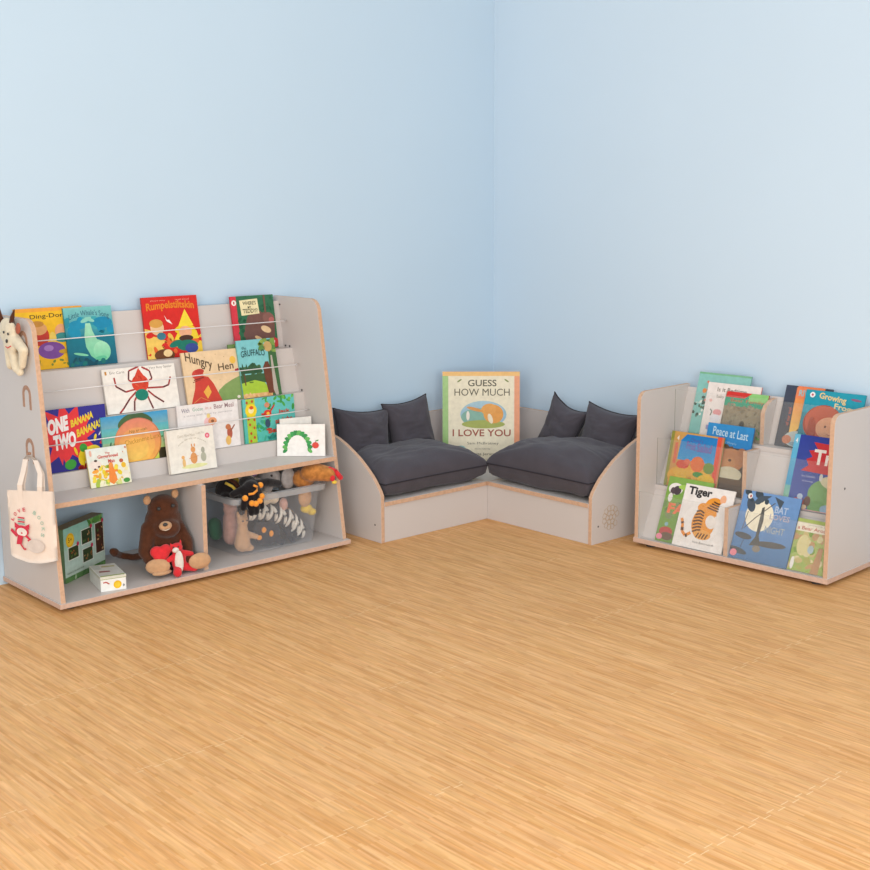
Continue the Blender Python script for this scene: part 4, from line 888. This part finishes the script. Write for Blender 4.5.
A.ell(.80, .24, .38, .22, '#7CA868').ell(.86, .40, .26, .09, '#D8D0AC', -.1).ell(.80, .46, .05, .04, '#7C7830').ell(.60, .46, .03, .05, '#D8D8D0').ell(.62, .05, .16, .10, '#6C9C5C').ell(.28, .10, .12, .05, '#D86038').ell(.30, .17, .05, .04, '#B8C4D4').ell(.44, .12, .06, .07, '#6A4438').ell(.40, .04, .05, .03, '#E0C4A0').ell(.80, .05, .12, .06, '#90B0C8').rect(.1, 0, 1, .012, '#D8A0A0')
rbook('dark blue picture book with red banner and green creature, middle tier right', .596, .127, .2435, w, h, 18, A, .006, spine='#5CB0C8')
# top tier
w, h = .248, .262; A = Art(w, h)
A.rect(0, 0, 1, 1, '#7CBCB4', '#8CC4BC').rect(0, .97, 1, 1, '#7CB890').blobs((.0, .28, .30, .60), ['#3C5C4C', '#E0E8DC', '#5C8C5C', '#2F4C40', '#7CBCB4'], 26, .025, 6, 1).ell(.16, .70, .04, .04, '#E08A50').blobs((.2, .5, .3, .9), ['#D05840', '#E0785C'], 8, .03, 3)
rbook('tall teal picture book at the back left of the top tier', .070, .268, .4485, w, h, 17, A, .006, spine='#70B0A8')
w, h = .250, .224; A = Art(w, h)
A.rect(0, 0, 1, 1, '#ECE2DC').text('Is it Bedtime', .19, .84, .74, .92, '#6C6458', .01).text('baby', .20, .70, .34, .78, '#8A8478', .01).ell(.26, .45, .08, .06, '#E49C9C').ell(.24, .34, .10, .07, '#E4E0E4').line([(.14, .38), (.16, .46), (.12, .50)], .02, '#7C8478').ell(.10, .66, .03, .03, '#ECB8B0').rect(.10, .12, .5, .20, '#A49CC8')
rbook('white picture book with small pink drawing, top tier left', .130, .259, .4485, w, h, 16, A, .006, spine='#D06858')
w, h = .196, .196; A = Art(w, h)
A.rect(0, 0, 1, 1, '#8C8068', '#98886C').blobs((0, .0, 1, .7), ['#7C7058', '#A09478', '#8C7C60', '#6C644C', '#988C70'], 60, .05, 8).poly([(0, .70), (0, .94), (1, 1), (1, .70)], '#2C9C78').rect(.55, .82, 1, 1, '#8CC878').poly([(.0, .88), (.03, 1), (.62, 1), (.45, .88)], '#D2322C')
A.blobs((0, .68, 1, .74), ['#8C8068', '#A09478'], 16, .04, 5).text('Bear Family', .14, .77, .92, .86, '#B8683C', .01).text('stories', .15, .92, .30, .95, '#A84038', 0).ell(.5, .32, .06, .09, '#4A4030').blobs((.82, 0, 1, .25), ['#5C9C38', '#4C7C30'], 8, .03, 2)
rbook('mottled brown and green picture book with a red corner, top tier beside the divider', .226, .249, .4485, w, h, 17, A, .006, spine='#C04038')
w, h = .20, .247; A = Art(w, h)
A.rect(0, 0, 1, 1, '#4C4644', '#3E4450').rect(0, 0, .22, 1, '#4A4A50', '#3C4458').poly([(.26, .22), (.36, .22), (.80, .75), (.84, 1), (.26, 1), (.24, .7)], '#EDC060', '#E87A48').rect(.24, .80, .70, .98, '#E88458').text('RIVER', .30, .84, .66, .94, '#9CBCC0', .03).ell(.45, .14, .28, .13, '#B8C0BC').ell(.24, .12, .10, .07, '#C47C5C').ell(.60, .22, .10, .05, '#5C7C6C').ell(.50, .06, .2, .04, '#8CA0A8')
A.text('of our soul', .0, .46, .36, .52, '#B85C4C', .02, rot=PI/2)
rbook('dark picture book with an orange beam, top tier behind the teal frog book', .478, .262, .4485, w, h, 19, A, .006, spine='#3C4458')
w, h = .248, .240; A = Art(w, h)
A.rect(0, 0, 1, 1, '#1F7484', '#1E8C9C').rect(0, .62, 1, 1, '#1C98AE').ell(.12, .92, .045, .045, '#F0F0F0').ell(.12, .92, .02, .02, '#C05868').ell(.38, .47, .33, .30, '#A8432A').ell(.38, .50, .30, .26, '#C25534').ell(.50, .40, .22, .18, '#E0A07A').poly([(.30, .56), (.52, .60), (.74, .52), (.66, .66), (.42, .72)], '#C25534').ell(.62, .38, .09, .07, '#E2947E').ell(.44, .42, .018, .02, '#6A3A28').ell(.58, .42, .018, .02, '#6A3A28').line([(.48, .30), (.53, .285), (.58, .30)], .01, '#A85A4A').ell(.22, .36, .07, .20, '#A84428', .15).ell(.8, .1, .3, .2, '#1C5C74')
A.text('Growing', .24, .82, .70, .95, '#E6C88C', .03, slope=-.05).text('Frogs', .52, .68, .86, .80, '#DCCCA0', .03, slope=-.04).ell(.86, .90, .09, .02, '#8C5C7C', -.1)
rbook('teal picture book of a red-haired child, top tier right', .574, .249, .4485, w, h, 19, A, .006, spine='#1C8494')

# ------------------------------------------------------------------ light
wd = bpy.data.worlds.new('world'); sc.world = wd; wd.use_nodes = True
bg = wd.node_tree.nodes['Background']; bg.inputs[0].default_value = (1.0, .985, .965, 1); bg.inputs[1].default_value = .92
def area(name, loc, target, size, power, col=(1, 1, 1)):
    l = bpy.data.lights.new(name, 'AREA'); l.shape = 'SQUARE'; l.size = size; l.energy = power; l.color = col
    o = link(bpy.data.objects.new(name, l)); o.location = loc
    o.rotation_euler = (Vector(target) - Vector(loc)).to_track_quat('-Z', 'Y').to_euler(); return o
area('softbox_key', (-5.6, -3.9, 1.7), (-.4, -.9, .5), 2.0, 82, (1, .98, .95))
area('softbox_fill', (-3.3, -5.0, 1.3), (-.5, -.2, .5), 1.6, 62, (1, .985, .96))
sc.view_settings.view_transform = 'Standard'; sc.view_settings.look = 'None'; sc.view_settings.exposure = 0; sc.view_settings.gamma = 1
